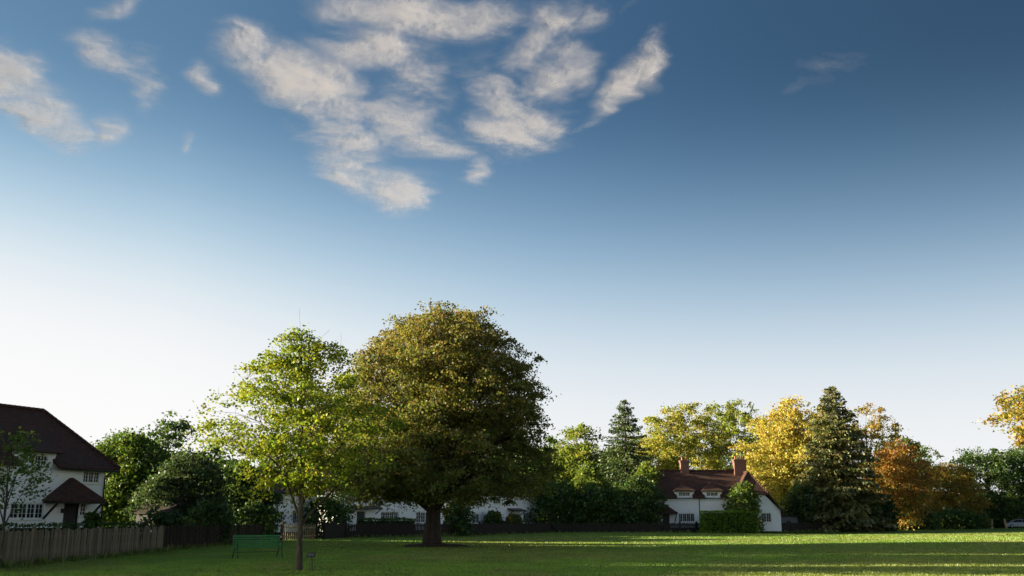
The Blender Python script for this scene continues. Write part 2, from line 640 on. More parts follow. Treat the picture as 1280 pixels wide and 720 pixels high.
    tl = t.n('ShaderNodeBsdfTranslucent')
    tl.inputs['Color'].default_value = (.29, .29, .335, 1)
    t.l(t.vmath('SCALE', nrm, scale=-1.0), tl.inputs['Normal'])
    ms = t.n('ShaderNodeMixShader')
    ms.inputs[0].default_value = .5
    t.l(df.outputs[0], ms.inputs[1])
    t.l(tl.outputs[0], ms.inputs[2])
    tp = t.n('ShaderNodeBsdfTransparent')
    mx = t.n('ShaderNodeMixShader')
    t.l(dn, mx.inputs[0])
    t.l(tp.outputs[0], mx.inputs[1])
    t.l(ms.outputs[0], mx.inputs[2])
    t.l(mx.outputs[0], out.inputs['Surface'])
    me.materials.append(m)
    o = link('clouds', me)
    tag(o, 'torn banks of warm white cloud high over the green', 'clouds', kind='stuff')
    return o


CLOUD_N = 0.10
make_clouds()

# ------------------------------------------------------------------ ground
def ground_z(x, y):
    """the green is all but level, with shallow swells; it rises a little behind the garden fences"""
    return 0.10 * math.sin(x * .11 + .6) * math.sin(y * .07) * smooth(np.array(y), 34, 60).item()


def make_ground():
    xs = np.concatenate([[-1500, -600, -250], np.arange(-120, 121, 3.0), [250, 600, 1500]])
    ys = np.concatenate([[-300, -60, -10], np.arange(10, 221, 3.0), [300, 600, 1500, 2500]])
    v = [(x, y, ground_z(x, y)) for y in ys for x in xs]
    n = len(xs)
    f = [(j * n + i, j * n + i + 1, (j + 1) * n + i + 1, (j + 1) * n + i) for j in range(len(ys) - 1) for i in range(n - 1)]
    mb = MB()
    mb.add(v, f, True)
    o = mb.build('ground', M['lawn'])
    tag(o, 'mown village green with worn olive patches', kind='structure')


make_ground()


def make_grass():
    rs = np.random.RandomState(5)
    N = 420000
    # denser near the viewer, where single tufts can be made out
    u = rs.rand(N)
    Y = 25.5 * (112 / 25.5) ** (u ** 1.25)
    X = (rs.rand(N) * 2 - 1) * (Y * .54 + 2.0)
    # keep inside the garden fences
    fx = np.interp(Y, [20, 50, 72, 83.4, 90.6, 109.6, 112.6], [-16.9, -16.9, -16.5, -13.6, -6.6, 4.4, 17])
    k = X > fx
    X, Y = X[k], Y[k]
    N = len(X)
    Z = np.array([.10 * np.sin(X * .11 + .6) * np.sin(Y * .07)])[0] * smooth(Y, 34, 60)
    tuft = fbm(X * .9, Y * .9, 61, 4)
    hgt = (.030 + .035 * rs.rand(N)) * (.6 + .9 * tuft)
    wid = .0085 * (Y / 25) ** .9 * (.7 + .6 * rs.rand(N))
    a = rs.rand(N) * 2 * np.pi
    dx, dy = np.cos(a) * wid, np.sin(a) * wid
    lean = rs.randn(N, 2) * .018
    base = np.stack([X, Y, Z - .004], -1)
    p0 = base + np.stack([-dx, -dy, 0 * X], -1)
    p1 = base + np.stack([dx, dy, 0 * X], -1)
    p2 = base + np.stack([lean[:, 0], lean[:, 1], hgt], -1)
    co = np.stack([p0, p1, p2], 1).reshape(-1, 3)
    olive = np.maximum(smooth(fbm(X * .09, Y * .09, 71, 4), .46, .62), .9 * smooth(fbm(X * .35 + 9, Y * .22 + 9, 75, 3), .56, .68))
    g = np.stack([.14 + .045 * rs.rand(N), .245 + .06 * rs.rand(N), .016 + .008 * rs.rand(N)], -1)
    o_ = np.stack([.20 + .04 * rs.rand(N), .215 + .04 * rs.rand(N), .045 + 0 * X], -1)
    c = g * (1 - .7 * olive[:, None]) + o_ * (.7 * olive[:, None])
    c = c * (.75 + .5 * tuft[:, None])
    me = quads_mesh('grass', co, M['blade'], np.repeat(c, 3, 0), 3)
    tag(link('grass', me), 'short mown grass of the green', 'grass', kind='stuff')


make_grass()


# ------------------------------------------------------------------ plants
def leaf_quads(P, size, rs, up=.5, aspect=.85, droop=0.0):
    """one pointed four-cornered leaf at each point"""
    n = len(P)
    nrm = rs.randn(n, 3)
    nrm /= np.linalg.norm(nrm, axis=1)[:, None]
    nrm[:, 2] = np.abs(nrm[:, 2]) + up
    nrm /= np.linalg.norm(nrm, axis=1)[:, None]
    t = rs.randn(n, 3)
    t[:, 2] -= droop
    t -= nrm * (t * nrm).sum(1)[:, None]
    t /= np.linalg.norm(t, axis=1)[:, None] + 1e-9
    b = np.cross(nrm, t)
    s = (size * (.65 + .7 * rs.rand(n)))[:, None]
    q = np.stack([P - t * s * .5, P + b * s * .5 * aspect, P + t * s * .55, P - b * s * .5 * aspect], 1)
    return q.reshape(-1, 3)


def pick_colors(n, rs, palette, bias=None):
    """palette: (rgb, weight) list; bias shifts each point along the palette"""
    cols = np.array([p[0] for p in palette])
    wts = np.array([p[1] for p in palette], float)
    cum = np.cumsum(wts) / wts.sum()
    r = rs.rand(n)
    if bias is not None:
        r = np.clip(r * .55 + bias * .45, 0, .999)
    i = np.searchsorted(cum, r)
    c = cols[np.minimum(i, len(cols) - 1)]
    return c * (.72 + .56 * rs.rand(n))[:, None] * (1 + .10 * rs.randn(n, 3)).clip(.6, 1.4)


def make_tree(name, label, cat, base, H, prof, trunk_r, palette, seed, n_cl=220, per=60, leaf=.14, cl_r=.7, flat=.5,
              bark='bark', limbs=12, lean=(0, 0), group=None, lump=.16, shell=.45, gap=0.0, trunk_top=.8, trunk_name='trunk',
              tint_dir=None, leaf_mat='leaf', twig=.018, fork=0.0, up=.12, bare=0, squash=1.0, flare=1.35, gap_f=.55):
    """prof: (height fraction, crown radius in metres) from the crown's bottom to its top.
    Limbs leave the trunk, twigs leave the limbs, leaf sprays sit on the twig ends."""
    rs = np.random.RandomState(seed)
    root = empty(name, base)
    tag(root, label, cat, group)
    ts = np.array([p[0] for p in prof]) * H
    rr = np.array([p[1] for p in prof])
    z0, z1 = ts[0], ts[-1]
    ph = rs.rand(6) * 6.28

    def env(z, a):
        r = np.interp(z, ts, rr)
        w_ = 1 + lump * (np.sin(2 * a + ph[0] + z * .5) * .5 + np.sin(3 * a + ph[1] - z * .8) * .5 + np.sin(5 * a + ph[2] + z * 1.3) * .45 + np.sin(9 * a + ph[3] - z * 2.1) * .3)
        return r * w_

    # trunk with a slight wander
    nt = 9
    tz = np.linspace(0, H * trunk_top, nt)
    wob = np.cumsum(rs.randn(nt, 2) * H * .006, axis=0)
    tx = lean[0] * tz / H + wob[:, 0] * (tz / (H + 1e-6))
    ty = lean[1] * tz / H + wob[:, 1] * (tz / (H + 1e-6))
    tr = trunk_r * (1 - .86 * (tz / tz[-1]) ** .8)
    tr[0] *= flare
    mb = MB()
    pts = [(tx[i], ty[i], tz[i] - (.15 if i == 0 else 0)) for i in range(nt)]
    pts.insert(1, (tx[0], ty[0], trunk_r * 1.1))
    rad = list(tr)
    rad.insert(1, trunk_r * 1.02)
    mb.tube(pts, rad, 10)

    def trunk_at(z):
        return np.array([np.interp(z, tz, tx), np.interp(z, tz, ty), z]), float(np.interp(z, tz, tr))

    # main limbs
    limb_pts, limb_rad = [], []
    for i in range(limbs):
        f = (i + .5) / limbs
        a = i * 2.39996 + rs.rand() * .7
        zs = max(z0 * .55, H * .12) + (H * trunk_top * .92 - max(z0 * .55, H * .12)) * (f ** 1.15) * (1 - fork * .55)
        ze = min(z1 * .97, max(z0 + (z1 - z0) * .08, zs + (z1 - zs) * (.25 + .45 * rs.rand())))
        e = env(ze, a) * (.72 + .2 * rs.rand())
        s, sr = trunk_at(zs)
        en = np.array([lean[0] * ze / H + math.cos(a) * e, lean[1] * ze / H + math.sin(a) * e * squash, ze])
        mid = s * .55 + en * .45 + np.array([0, 0, (.10 - .16 * fork) * H * (.4 + rs.rand())])
        seg = 7
        c = []
        for k in range(seg + 1):
            t = k / seg
            c.append((1 - t) ** 2 * s + 2 * t * (1 - t) * mid + t * t * en + (rs.randn(3) * .012 * H * t * (1 - t) if 0 < k < seg else 0))
        r0 = min(sr * .62, trunk_r * .5)
        rd = [max(.012, r0 * (1 - .88 * (k / seg) ** .8)) for k in range(seg + 1)]
        mb.tube(c, rd, 6, False)
        limb_pts += c[2:]
        limb_rad += rd[2:]
    lz = [trunk_at(z)[0] for z in np.linspace(max(z0, H * .2), H * trunk_top, 8)]
    limb_pts += lz
    limb_rad += [trunk_at(p[2])[1] for p in lz]
    limb_pts, limb_rad = np.array(limb_pts), np.array(limb_rad)

    # spray centres through the crown, thicker towards its skin
    zc = z0 + (z1 - z0) * rs.rand(n_cl * 3)
    wgt = np.interp(zc, ts, rr) ** 1.3
    keep = rs.rand(len(zc)) < wgt / wgt.max()
    zc = zc[keep][:n_cl]
    a = rs.rand(len(zc)) * 2 * np.pi
    rad_f = rs.rand(len(zc)) ** shell
    r = env(zc, a) * rad_f
    C = np.stack([lean[0] * zc / H + np.cos(a) * r, lean[1] * zc / H + np.sin(a) * r * squash, zc], -1)
    if gap:
        kk = fbm(C[:, 0] * gap_f + 40 + seed, (C[:, 2] * 1.3 + C[:, 1] * .6) * gap_f + 40, seed, 3) > gap
        C, rad_f = C[kk], rad_f[kk]
    C[:, 2] += rs.randn(len(C)) * .02 * H
    # twigs from the nearest limb point
    for c, rf in zip(C, rad_f):
        d = np.linalg.norm(limb_pts - c, axis=1) + np.maximum(0, limb_pts[:, 2] - c[2]) * .8
        j = int(d.argmin())
        p = limb_pts[j]
        r0 = max(.008, min(limb_rad[j] * .6, twig * (1 + .35 * d[j])))
        m_ = (p + c) / 2 + np.array([0, 0, .08 * d[j]]) + rs.randn(3) * .05 * d[j]
        mb.tube([p, m_, c], [r0, r0 * .7, r0 * .3], 3, False)
        for _ in range(bare):
            e = c + rs.randn(3) * cl_r * .8 + np.array([0, 0, cl_r * .7])
            mb.tube([c, e], [r0 * .35, .004], 3, False)
    me = bpy.data.meshes.new(trunk_name)
    me.from_pydata([tuple(p) for p in mb.v], [], mb.f)
    me.polygons.foreach_set('use_smooth', np.ones(len(me.polygons), dtype=bool))
    me.materials.append(M[bark])
    link(trunk_name, me, root)
    # leaves: uneven sprays, each a small drooping plate
    cnt = np.maximum(3, (per * 1.7 * (.35 + 1.3 * rs.rand(len(C)))).astype(int))
    ci = np.repeat(np.arange(len(C)), cnt)
    n = len(ci)
    crad = (cl_r * (.55 + .9 * rs.rand(len(C))))[ci]
    off = rs.randn(n, 3) * .55
    P = C[ci] + off * crad[:, None] * np.array([1, 1, flat])
    P[:, 2] -= (off[:, 0] ** 2 + off[:, 1] ** 2) * crad * .25
    bias = rs.rand(len(C))[ci]
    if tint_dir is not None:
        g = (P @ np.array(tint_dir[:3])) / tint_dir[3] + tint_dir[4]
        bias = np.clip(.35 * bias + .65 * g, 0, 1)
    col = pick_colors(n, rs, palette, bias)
    co = leaf_quads(P, np.full(n, leaf), rs, up)
    me = quads_mesh('crown', co, M[leaf_mat], np.repeat(col, 4, 0))
    link('crown', me, root)
    return root


def make_conifer(name, label, base, H, Rb, seed, palette, n_whorl=34, cat='tree', z0f=.06, needle=.42, powr=.85, group=None, irregular=.25, per=10):
    rs = np.random.RandomState(seed)
    root = empty(name, base)
    tag(root, label, cat, group)
    mb = MB()
    mb.tube([(0, 0, -.2), (0, 0, H * .4), (.05, 0, H * .8), (0, 0, H * .985)], [H * .022, H * .015, H * .006, .012], 8)
    P, T, S, SD = [], [], [], []
    for w_ in range(n_whorl):
        f = (w_ + rs.rand() * .6) / n_whorl
        zw = H * (z0f + (1 - z0f) * f ** .93)
        nb = rs.randint(6, 10)
        for b in range(nb):
            a = 6.283 * (b + rs.rand() * .7) / nb + w_ * 1.1
            z = min(H * .99, zw + rs.randn() * H * .012)
            t = z / H
            L0 = Rb * min(1, (1 - t) ** powr * 1.12 + .02) * (.55 + .45 * min(1, (t - z0f) / .12 + .35))
            L = L0 * (1 - irregular + 2 * irregular * rs.rand())
            if rs.rand() < .08:
                L *= 1.25
            dr = np.array([math.cos(a), math.sin(a)])
            rise = .30 * t - .16 + .08 * rs.randn()
            pts = []
            for k in range(5):
                s = k / 4
                zz = z + L * (rise * s - .30 * s * s * (1 - t * .7) + .14 * s ** 4)
                pts.append((dr[0] * L * s, dr[1] * L * s, zz))
            mb.tube(pts, [.045 * (1 - .8 * k / 4) * (.4 + .6 * (1 - t)) for k in range(5)], 3, False)
            m = max(10, int(per * L / Rb * 9))
            s = rs.rand(m) ** .62
            lat = rs.randn(m) * .17 * L * (1.1 - s * .55)
            zz = z + L * (rise * s - .30 * s * s * (1 - t * .7) + .14 * s ** 4) - np.abs(rs.randn(m)) * .10 * (1 + L * .18)
            P.append(np.stack([dr[0] * L * s - dr[1] * lat, dr[1] * L * s + dr[0] * lat, zz], -1))
            sd = np.sign(lat)
            T.append(np.stack([dr[0] * .8 - dr[1] * sd * .6 + rs.randn(m) * .25, dr[1] * .8 + dr[0] * sd * .6 + rs.randn(m) * .25, -.45 - .5 * rs.rand(m)], -1))
            S.append(needle * (.5 + .8 * rs.rand(m)) * (.55 + .45 * (1 - t)))
            SD.append(np.full(m, rs.rand()))
    P, T, S, SD = np.concatenate(P), np.concatenate(T), np.concatenate(S), np.concatenate(SD)
    n = len(P)
    T /= np.linalg.norm(T, axis=1)[:, None]
    nr = rs.randn(n, 3)
    nr[:, 2] += .8
    B = np.cross(T, nr)
    B /= np.linalg.norm(B, axis=1)[:, None] + 1e-9
    s = S[:, None]
    co = np.stack([P - T * s * .35, P + B * s * .3 + T * s * .1, P + T * s * .7, P - B * s * .3 + T * s * .1], 1).reshape(-1, 3)
    col = pick_colors(n, rs, palette, SD)
    me = bpy.data.meshes.new('trunk')
    me.from_pydata([tuple(p) for p in mb.v], [], mb.f)
    me.materials.append(M['bark'])
    link('trunk', me, root)
    link('crown', quads_mesh('crown', co, M['needle'], np.repeat(col, 4, 0)), root)
    return root


def make_shrub(name, label, base, w_, d_, h_, seed, palette, n=2600, leaf=.2, cat='shrub', group=None, rough=.35, dens_in=.5, droop=0.0):
    """stems and a leafy mass with an uneven skin"""
    rs = np.random.RandomState(seed)
    root = empty(name, base)
    tag(root, label, cat, group)
    mb = MB()
    for i in range(7):
        a = rs.rand() * 6.28
        e = np.array([math.cos(a) * w_ * .32 * rs.rand(), math.sin(a) * d_ * .32 * rs.rand(), h_ * (.55 + .3 * rs.rand())])
        mb.tube([(e[0] * .1, e[1] * .1, -.1), (e[0] * .6, e[1] * .6, e[2] * .5), tuple(e)], [.05, .03, .008], 5, False)
    me = bpy.data.meshes.new('stem')
    me.from_pydata([tuple(p) for p in mb.v], [], mb.f)
    me.materials.append(M['bark'])
    link('stems', me, root)
    a = rs.rand(n) * 6.283
    zz = rs.rand(n)
    ph = rs.rand(5) * 6.28
    rad = np.sqrt(np.clip(1 - (np.abs(zz - .42) / .6) ** 2.4, 0, 1))
    rad *= 1 + rough * (.5 * np.sin(2 * a + ph[0] + zz * 5) + .4 * np.sin(5 * a + ph[1] - zz * 9) + .35 * np.sin(8 * a + ph[2] + zz * 15))
    f = rs.rand(n) ** .4
    X, Y = np.cos(a) * rad * f * w_ / 2, np.sin(a) * rad * f * d_ / 2
    Z = zz * h_ * (1 + .22 * (fbm(X * 1.3 + 9 + seed, Y * 1.3 + 9, seed, 3) - .5) * 2 * rough / .35)
    P = np.stack([X, Y, Z], -1) + rs.randn(n, 3) * leaf * .5
    P[:, 2] = np.maximum(P[:, 2], .02)
    cl = fbm(X * 1.6 + 20, Z * 1.6 + Y + 20, seed + 3, 3)
    col = pick_colors(n, rs, palette, np.clip((cl - .3) / .4, 0, 1))
    co = leaf_quads(P, np.full(n, leaf), rs, .12, droop=droop)
    link('foliage', quads_mesh('foliage', co, M['leaf'], np.repeat(col, 4, 0)), root)
    return root


def make_hedge(name, label, a, b, depth, h_, seed, palette, leaf=.12, dens=60, group=None):
    """a clipped hedge: a woody core and a dense skin of leaves"""
    rs = np.random.RandomState(seed)
    a, b = np.array(a, float), np.array(b, float)
    L = np.linalg.norm(b - a)
    root = empty(name, ((a[0] + b[0]) / 2, (a[1] + b[1]) / 2, 0), math.atan2(b[1] - a[1], b[0] - a[0]))
    tag(root, label, 'hedge', group)
    mb = MB()
    mb.box(-L / 2 + .1, L / 2 - .1, -depth / 2 + .12, depth / 2 - .12, 0, h_ - .15)
    mb.build('core', M['hedge_core'], root)
    areas = [(L * h_), (L * depth), (depth * h_), (depth * h_)]
    P = []
    for k, A in enumerate(areas):
        n = int(A * dens * (1.6 if k == 0 else 1.2))
        u, v = rs.rand(n), rs.rand(n)
        if k == 0:
            P.append(np.stack([(u - .5) * L, np.full(n, -depth / 2), v * h_], -1))
        elif k == 1:
            P.append(np.stack([(u - .5) * L, (v - .5) * depth, np.full(n, h_)], -1))
        else:
            P.append(np.stack([np.full(n, (-.5 if k == 2 else .5) * L), (u - .5) * depth, v * h_], -1))
    P = np.concatenate(P)
    P += (fbm(P[:, 0] * 1.2 + 30, P[:, 2] * 1.2 + P[:, 1] + 30, seed, 4)[:, None] - .5) * np.array([.05, .35, .22]) + rs.randn(len(P), 3) * .045
    P[:, 2] = np.maximum(P[:, 2], .02)
    col = pick_colors(len(P), rs, palette, np.clip((fbm(P[:, 0] * 2 + 8, P[:, 2] * 2 + 8, seed + 1, 3) - .3) / .4, 0, 1))
    link('foliage', quads_mesh('foliage', leaf_quads(P, np.full(len(P), leaf), rs, .3), M['leaf'], np.repeat(col, 4, 0)), root)
    return root


M['hedge_core'] = mat_plain('hedge core', (.012, .016, .006), .95, .4)

GREEN = [((.055, .095, .018), 3), ((.085, .135, .024), 3), ((.125, .175, .030), 2)]
DARK = [((0.042, 0.075, 0.021), 3), ((0.0675, 0.1125, 0.027), 3), ((0.1125, 0.165, 0.036), 1.5)]
YGREEN = [((.09, .14, .022), 2), ((.16, .21, .03), 3), ((.25, .27, .04), 2), ((.34, .30, .045), .6)]
GOLD = [((.20, .23, .045), 2.4), ((.36, .33, .065), 3), ((.43, .33, .07), 2.5), ((.42, .26, .07), .9)]
RUST = [((.105, .14, .026), 3.0), ((.165, .17, .036), 2.8), ((.21, .15, .045), 2.0), ((.20, .11, .042), .9)]
RED = [((.14, .15, .03), 2.0), ((.32, .21, .04), 2.4), ((.40, .19, .055), 2.2), ((.34, .13, .055), .9)]
BROWN = [((.10, .12, .024), 2), ((.24, .19, .035), 2), ((.34, .22, .04), 2), ((.25, .13, .035), 1)]
PALE = [((.13, .16, .030), 2), ((.25, .26, .045), 3), ((.38, .34, .07), 2), ((.38, .28, .09), .8)]
FIR = [((0.035, 0.06, 0.02), 3), ((0.06, 0.0938, 0.025), 3), ((0.1125, 0.1375, 0.0325), 1.2)]
FIR_OLD = [((0.0653, 0.0812, 0.0261), 2.5), ((0.116, 0.1189, 0.0348), 3), ((0.203, 0.1668, 0.0493), 1.6)]

# ------------------------------------------------------------------ houses
def wall_with_openings(L, z0, z1, openings, y0=0.0, th=.22):
    """front wall from x=0..L with real openings (x0,x1,z0,z1) and their reveals"""
    mb = MB()
    xs = sorted({0, L, *[o[0] for o in openings], *[o[1] for o in openings]})
    zs = sorted({z0, z1, *[o[2] for o in openings], *[o[3] for o in openings]})
    def hole(x, z):
        return any(o[0] < x < o[1] and o[2] < z < o[3] for o in openings)
    for i in range(len(xs) - 1):
        for j in range(len(zs) - 1):
            if not hole((xs[i] + xs[i + 1]) / 2, (zs[j] + zs[j + 1]) / 2):
                mb.add([(xs[i], y0, zs[j]), (xs[i + 1], y0, zs[j]), (xs[i + 1], y0, zs[j + 1]), (xs[i], y0, zs[j + 1])], [(0, 1, 2, 3)])
    for (a, b, c, d) in openings:
        for q in (((a, c), (b, c)), ((b, c), (b, d)), ((b, d), (a, d)), ((a, d), (a, c))):
            (xa, za), (xb, zb) = q
            mb.add([(xa, y0, za), (xb, y0, zb), (xb, y0 + th, zb), (xa, y0 + th, za)], [(0, 1, 2, 3)])
    return mb


def add_window(root, x0, x1, z0, z1, lights, rows=3, cols=2, y=.10, sill=True):
    """a casement window: outer frame and sill, then for each light its glazing bars and pane"""
    f = .055
    mb = MB()
    mb.box(x0, x1, y - .06, y + .06, z1 - f, z1)
    mb.box(x0, x1, y - .06, y + .06, z0, z0 + f)
    mb.box(x0, x0 + f, y - .058, y + .058, z0 + f, z1 - f)
    mb.box(x1 - f, x1, y - .058, y + .058, z0 + f, z1 - f)
    if sill:
        mb.box(x0 - .08, x1 + .08, y - .18, y - .062, z0 - .06, z0 + .012)
    win = mb.build('window', M['white'], root)
    w_ = (x1 - x0 - 2 * f) / lights
    for i in range(lights):
        a, b = x0 + f + i * w_, x0 + f + (i + 1) * w_
        gb = MB()
        s = .034
        for (p, q, r, t) in ((a + .002, a + s, z0 + f, z1 - f), (b - s, b - .002, z0 + f, z1 - f), (a + s, b - s, z0 + f, z0 + f + s), (a + s, b - s, z1 - f - s, z1 - f)):
            gb.box(p, q, y - .048, y + .02, r, t)
        for c in range(1, cols):
            x = a + (b - a) * c / cols
            gb.box(x - .010, x + .010, y - .030, y + .01, z0 + f + s, z1 - f - s)
        for r in range(1, rows):
            z = z0 + f + (z1 - z0 - 2 * f) * r / rows
            gb.box(a + s, b - s, y - .028, y + .01, z - .009, z + .009)
        gb.build('glazing_bars', M['white'], win)
        MB().box(a + s, b - s, y + .012, y + .026, z0 + f + s, z1 - f - s).build('pane', M['glass'], win)
    return win


def add_door(root, x0, x1, z0, z1, mat='black', y=.12):
    mb = MB()
    mb.box(x0, x0 + .07, y - .07, y + .06, z0, z1)
    mb.box(x1 - .07, x1, y - .07, y + .06, z0, z1)
    mb.box(x0 + .07, x1 - .07, y - .07, y + .06, z1 - .07, z1)
    mb.box(x0 - .1, x1 + .1, y - .45, y - .075, z0 - .16, z0)
    d = mb.build('door', M['white' if mat != 'black' else 'black'], root)
    lf = MB()
    lf.box(x0 + .07, x1 - .07, y - .01, y + .04, z0, z1 - .07)
    n = 5
    for i in range(n):
        a = x0 + .07 + (x1 - x0 - .14) * i / n
        lf.box(a + .008, a + (x1 - x0 - .14) / n - .008, y - .03, y - .012, z0 + .03, z1 - .1)
    lf.build('door_leaf', M[mat], d)
    MB().tube([(x1 - .16, y - .03, z0 + 1.0), (x1 - .16, y - .08, z0 + 1.0), (x1 - .26, y - .08, z0 + 1.0)], .012, 6).build('door_handle', M['rim'], d)
    return d


def add_chimney(root, x0, x1, y0, y1, z0, z1, pots=2):
    mb = MB()
    mb.box(x0, x1, y0, y1, z0, z1 - .34)
    mb.box(x0 - .05, x1 + .05, y0 - .05, y1 + .05, z1 - .338, z1 - .20)
    mb.box(x0 - .10, x1 + .10, y0 - .10, y1 + .10, z1 - .198, z1 - .06)
    mb.box(x0 - .02, x1 + .02, y0 - .02, y1 + .02, z1 - .058, z1)
    c = mb.build('chimney', M['brick'], root)
    for i in range(pots):
        x = x0 + (x1 - x0) * (i + .5) / pots
        y = (y0 + y1) / 2
        MB().tube([(x, y, z1), (x, y, z1 + .05), (x, y, z1 + .32), (x, y, z1 + .34), (x, y, z1 + .40)], [.13, .12, .10, .125, .12], 10).build('chimney_pot', M['pot'], c)


def ridge_tiles(root, pts_list):
    mb = MB()
    for a, b in pts_list:
        a, b = Vector(a), Vector(b)
        n = max(2, int((b - a).length / .32))
        for i in range(n):
            p, q = a.lerp(b, i / n), a.lerp(b, (i + .97) / n)
            mb.tube([p, q], [.105, .12], 6)
    o = mb.build('ridge_tiles', M['tile'], root)
    o['kind'] = 'stuff'
    return o


def dormer(root, x0, x1, zs, ze, win, lights, eave_y, slope_z, flare=.28, roof_back=2.0, cheek=True):
    """a hipped dormer rising through the eaves with flared white cheeks. slope_z(y) is the main roof's height"""
    mid = (x0 + x1) / 2
    # front with window opening
    fx0, fx1 = x0 + .02, x1 - .02
    y = -.06
    w0, w1, wz0, wz1 = win
    mb = MB()
    poly_l = [(w0, zs), (fx0, zs), (fx0, zs + (ze - zs) * .25), (fx0 - flare * .35, zs + (ze - zs) * .55), (fx0 - flare, ze - .04), (fx0 - flare, ze), (w0, ze)]
    poly_r = [(w1, zs), (fx1, zs), (fx1, zs + (ze - zs) * .25), (fx1 + flare * .35, zs + (ze - zs) * .55), (fx1 + flare, ze - .04), (fx1 + flare, ze), (w1, ze)]
    mb.prism(poly_l, 'y', y, y + .16)
    mb.prism(poly_r, 'y', y, y + .16)
    if wz1 < ze - .01:
        mb.box(w0, w1, y, y + .16, wz1, ze)
    if wz0 > zs + .01:
        mb.box(w0, w1, y, y + .16, zs, wz0)
    for xx in (fx0, fx1 - .1):
        mb.box(xx, xx + .1, y + .162, roof_back * .75, zs, ze)
    d = mb.build('dormer', M['wall'], root)
    # hipped tiled roof
    ov = .38
    A, B = (x0 - ov, eave_y - .05, ze + .06), (x1 + ov, eave_y - .05, ze + .06)
    yb = roof_back
    zt = slope_z(yb) + .02
    rise = zt - ze
    Cc = (mid, max(.55, yb - rise * .35), zt - .02)
    E_ = (mid, yb + .35, zt - .02)
    ys = yb * .45
    A2, B2 = (A[0], ys + .4, A[2]), (B[0], ys + .4, B[2])
    r = MB()
    r.slab([A, B, Cc], .09)
    r.slab([B, B2, E_, Cc], .09)
    r.slab([A2, A, Cc, E_], .09)
    ro = r.build('dormer_roof', M['tile'], root)
    add_window(root, w0, w1, wz0, wz1, lights, y=y + .07)
    return d


def porch(root, x0, x1, z_eave, z_top, out, strut=True):
    mid = (x0 + x1) / 2
    r = MB()
    A, B = (x0, -out, z_eave), (x1, -out, z_eave)
    C = (mid, -.30, z_top)
    D = (mid, -.005, z_top)
    r.slab([A, B, C], .08)
    r.slab([B, (x1, -.005, z_eave), D, C], .08)
    r.slab([(x0, -.005, z_eave), A, C, D], .08)
    p = r.build('porch_roof', M['tile'], root)
    b = MB()
    b.box(x0 + .05, x1 - .05, -out + .06, -out + .16, z_eave - .19, z_eave - .082)
    for s in (x0 + .12, x1 - .22):
        b.box(s, s + .1, -out + .162, -.01, z_eave - .19, z_eave - .084)
        if strut:
            b.bar((s + .05, -.04, z_eave - 1.05), (s + .05, -out + .25, z_eave - .2), .09, .09)
    b.build('porch_timber', M['black'], p)
    return p


def hip_roof(root, L, D, ze, zr, ov, hipl, hipr, notches=(), name='roof', gablet=.35):
    """front slope with notches where dormers break the eaves, back slope and hipped ends"""
    yr = D / 2
    slope = (zr - ze) / (yr + ov)
    def zf(y):
        return ze + (y + ov) * slope
    xl, xr = hipl, L - hipr
    front = [(-ov, -ov, ze)]
    for (a, b, yn) in notches:
        front += [(a, -ov, ze), (a, yn, zf(yn)), (b, yn, zf(yn)), (b, -ov, ze)]
    front += [(L + ov, -ov, ze), (xr, yr, zr), (xl, yr, zr)]
    th = .14
    mb = MB()
    mb.slab(front, th)
    mb.slab([(L + ov, D + ov, ze), (-ov, D + ov, ze), (xl, yr, zr), (xr, yr, zr)], th)
    mb.slab([(L + ov, -ov, ze), (L + ov, D + ov, ze), (xr, yr, zr)], th)
    mb.slab([(-ov, D + ov, ze), (-ov, -ov, ze), (xl, yr, zr)], th)
    ro = mb.build(name, M['tile'], root)
    z = .05
    rt = ridge_tiles(ro, [((xl, yr, zr + z), (xr, yr, zr + z)), ((xr, yr, zr + z), (L + ov, -ov, ze + z)), ((xr, yr, zr + z), (L + ov, D + ov, ze + z)),
                          ((xl, yr, zr + z), (-ov, -ov, ze + z)), ((xl, yr, zr + z), (-ov, D + ov, ze + z))])
    return ro, zf


def shell(root, L, D, zb, zt, openings, name='wall'):
    mb = wall_with_openings(L, zb, zt, openings)
    mb.add([(L, 0, zb), (L, D, zb), (L, D, zt), (L, 0, zt)], [(0, 1, 2, 3)])
    mb.add([(L, D, zb), (0, D, zb), (0, D, zt), (L, D, zt)], [(0, 1, 2, 3)])
    mb.add([(0, D, zb), (0, 0, zb), (0, 0, zt), (0, D, zt)], [(0, 1, 2, 3)])
    # a black sheet behind the glass stands in for the rooms' shade
    o = mb.build(name, M['wall'], root)
    MB().box(.05, L - .05, .24, .27, zb + .05, zt - .2).build('dark_backing', M['black'], root)
    pl = MB()
    pl.box(-.03, L + .03, -.03, -.002, zb - .3, zb + .38)
    pl.build('plinth', M['black'], root)
    return o


def gutter(root, x0, x1, y, z, down=None, zb=.2):
    mb = MB()
    mb.tube([(x0, y, z), (x1, y, z)], .055, 7)
    g = mb.build('gutter', M['black'], root)
    if down is not None:
        MB().tube([(down, y, z), (down, -.07, z - .35), (down, -.07, zb)], .04, 7).build('downpipe', M['black'], root)


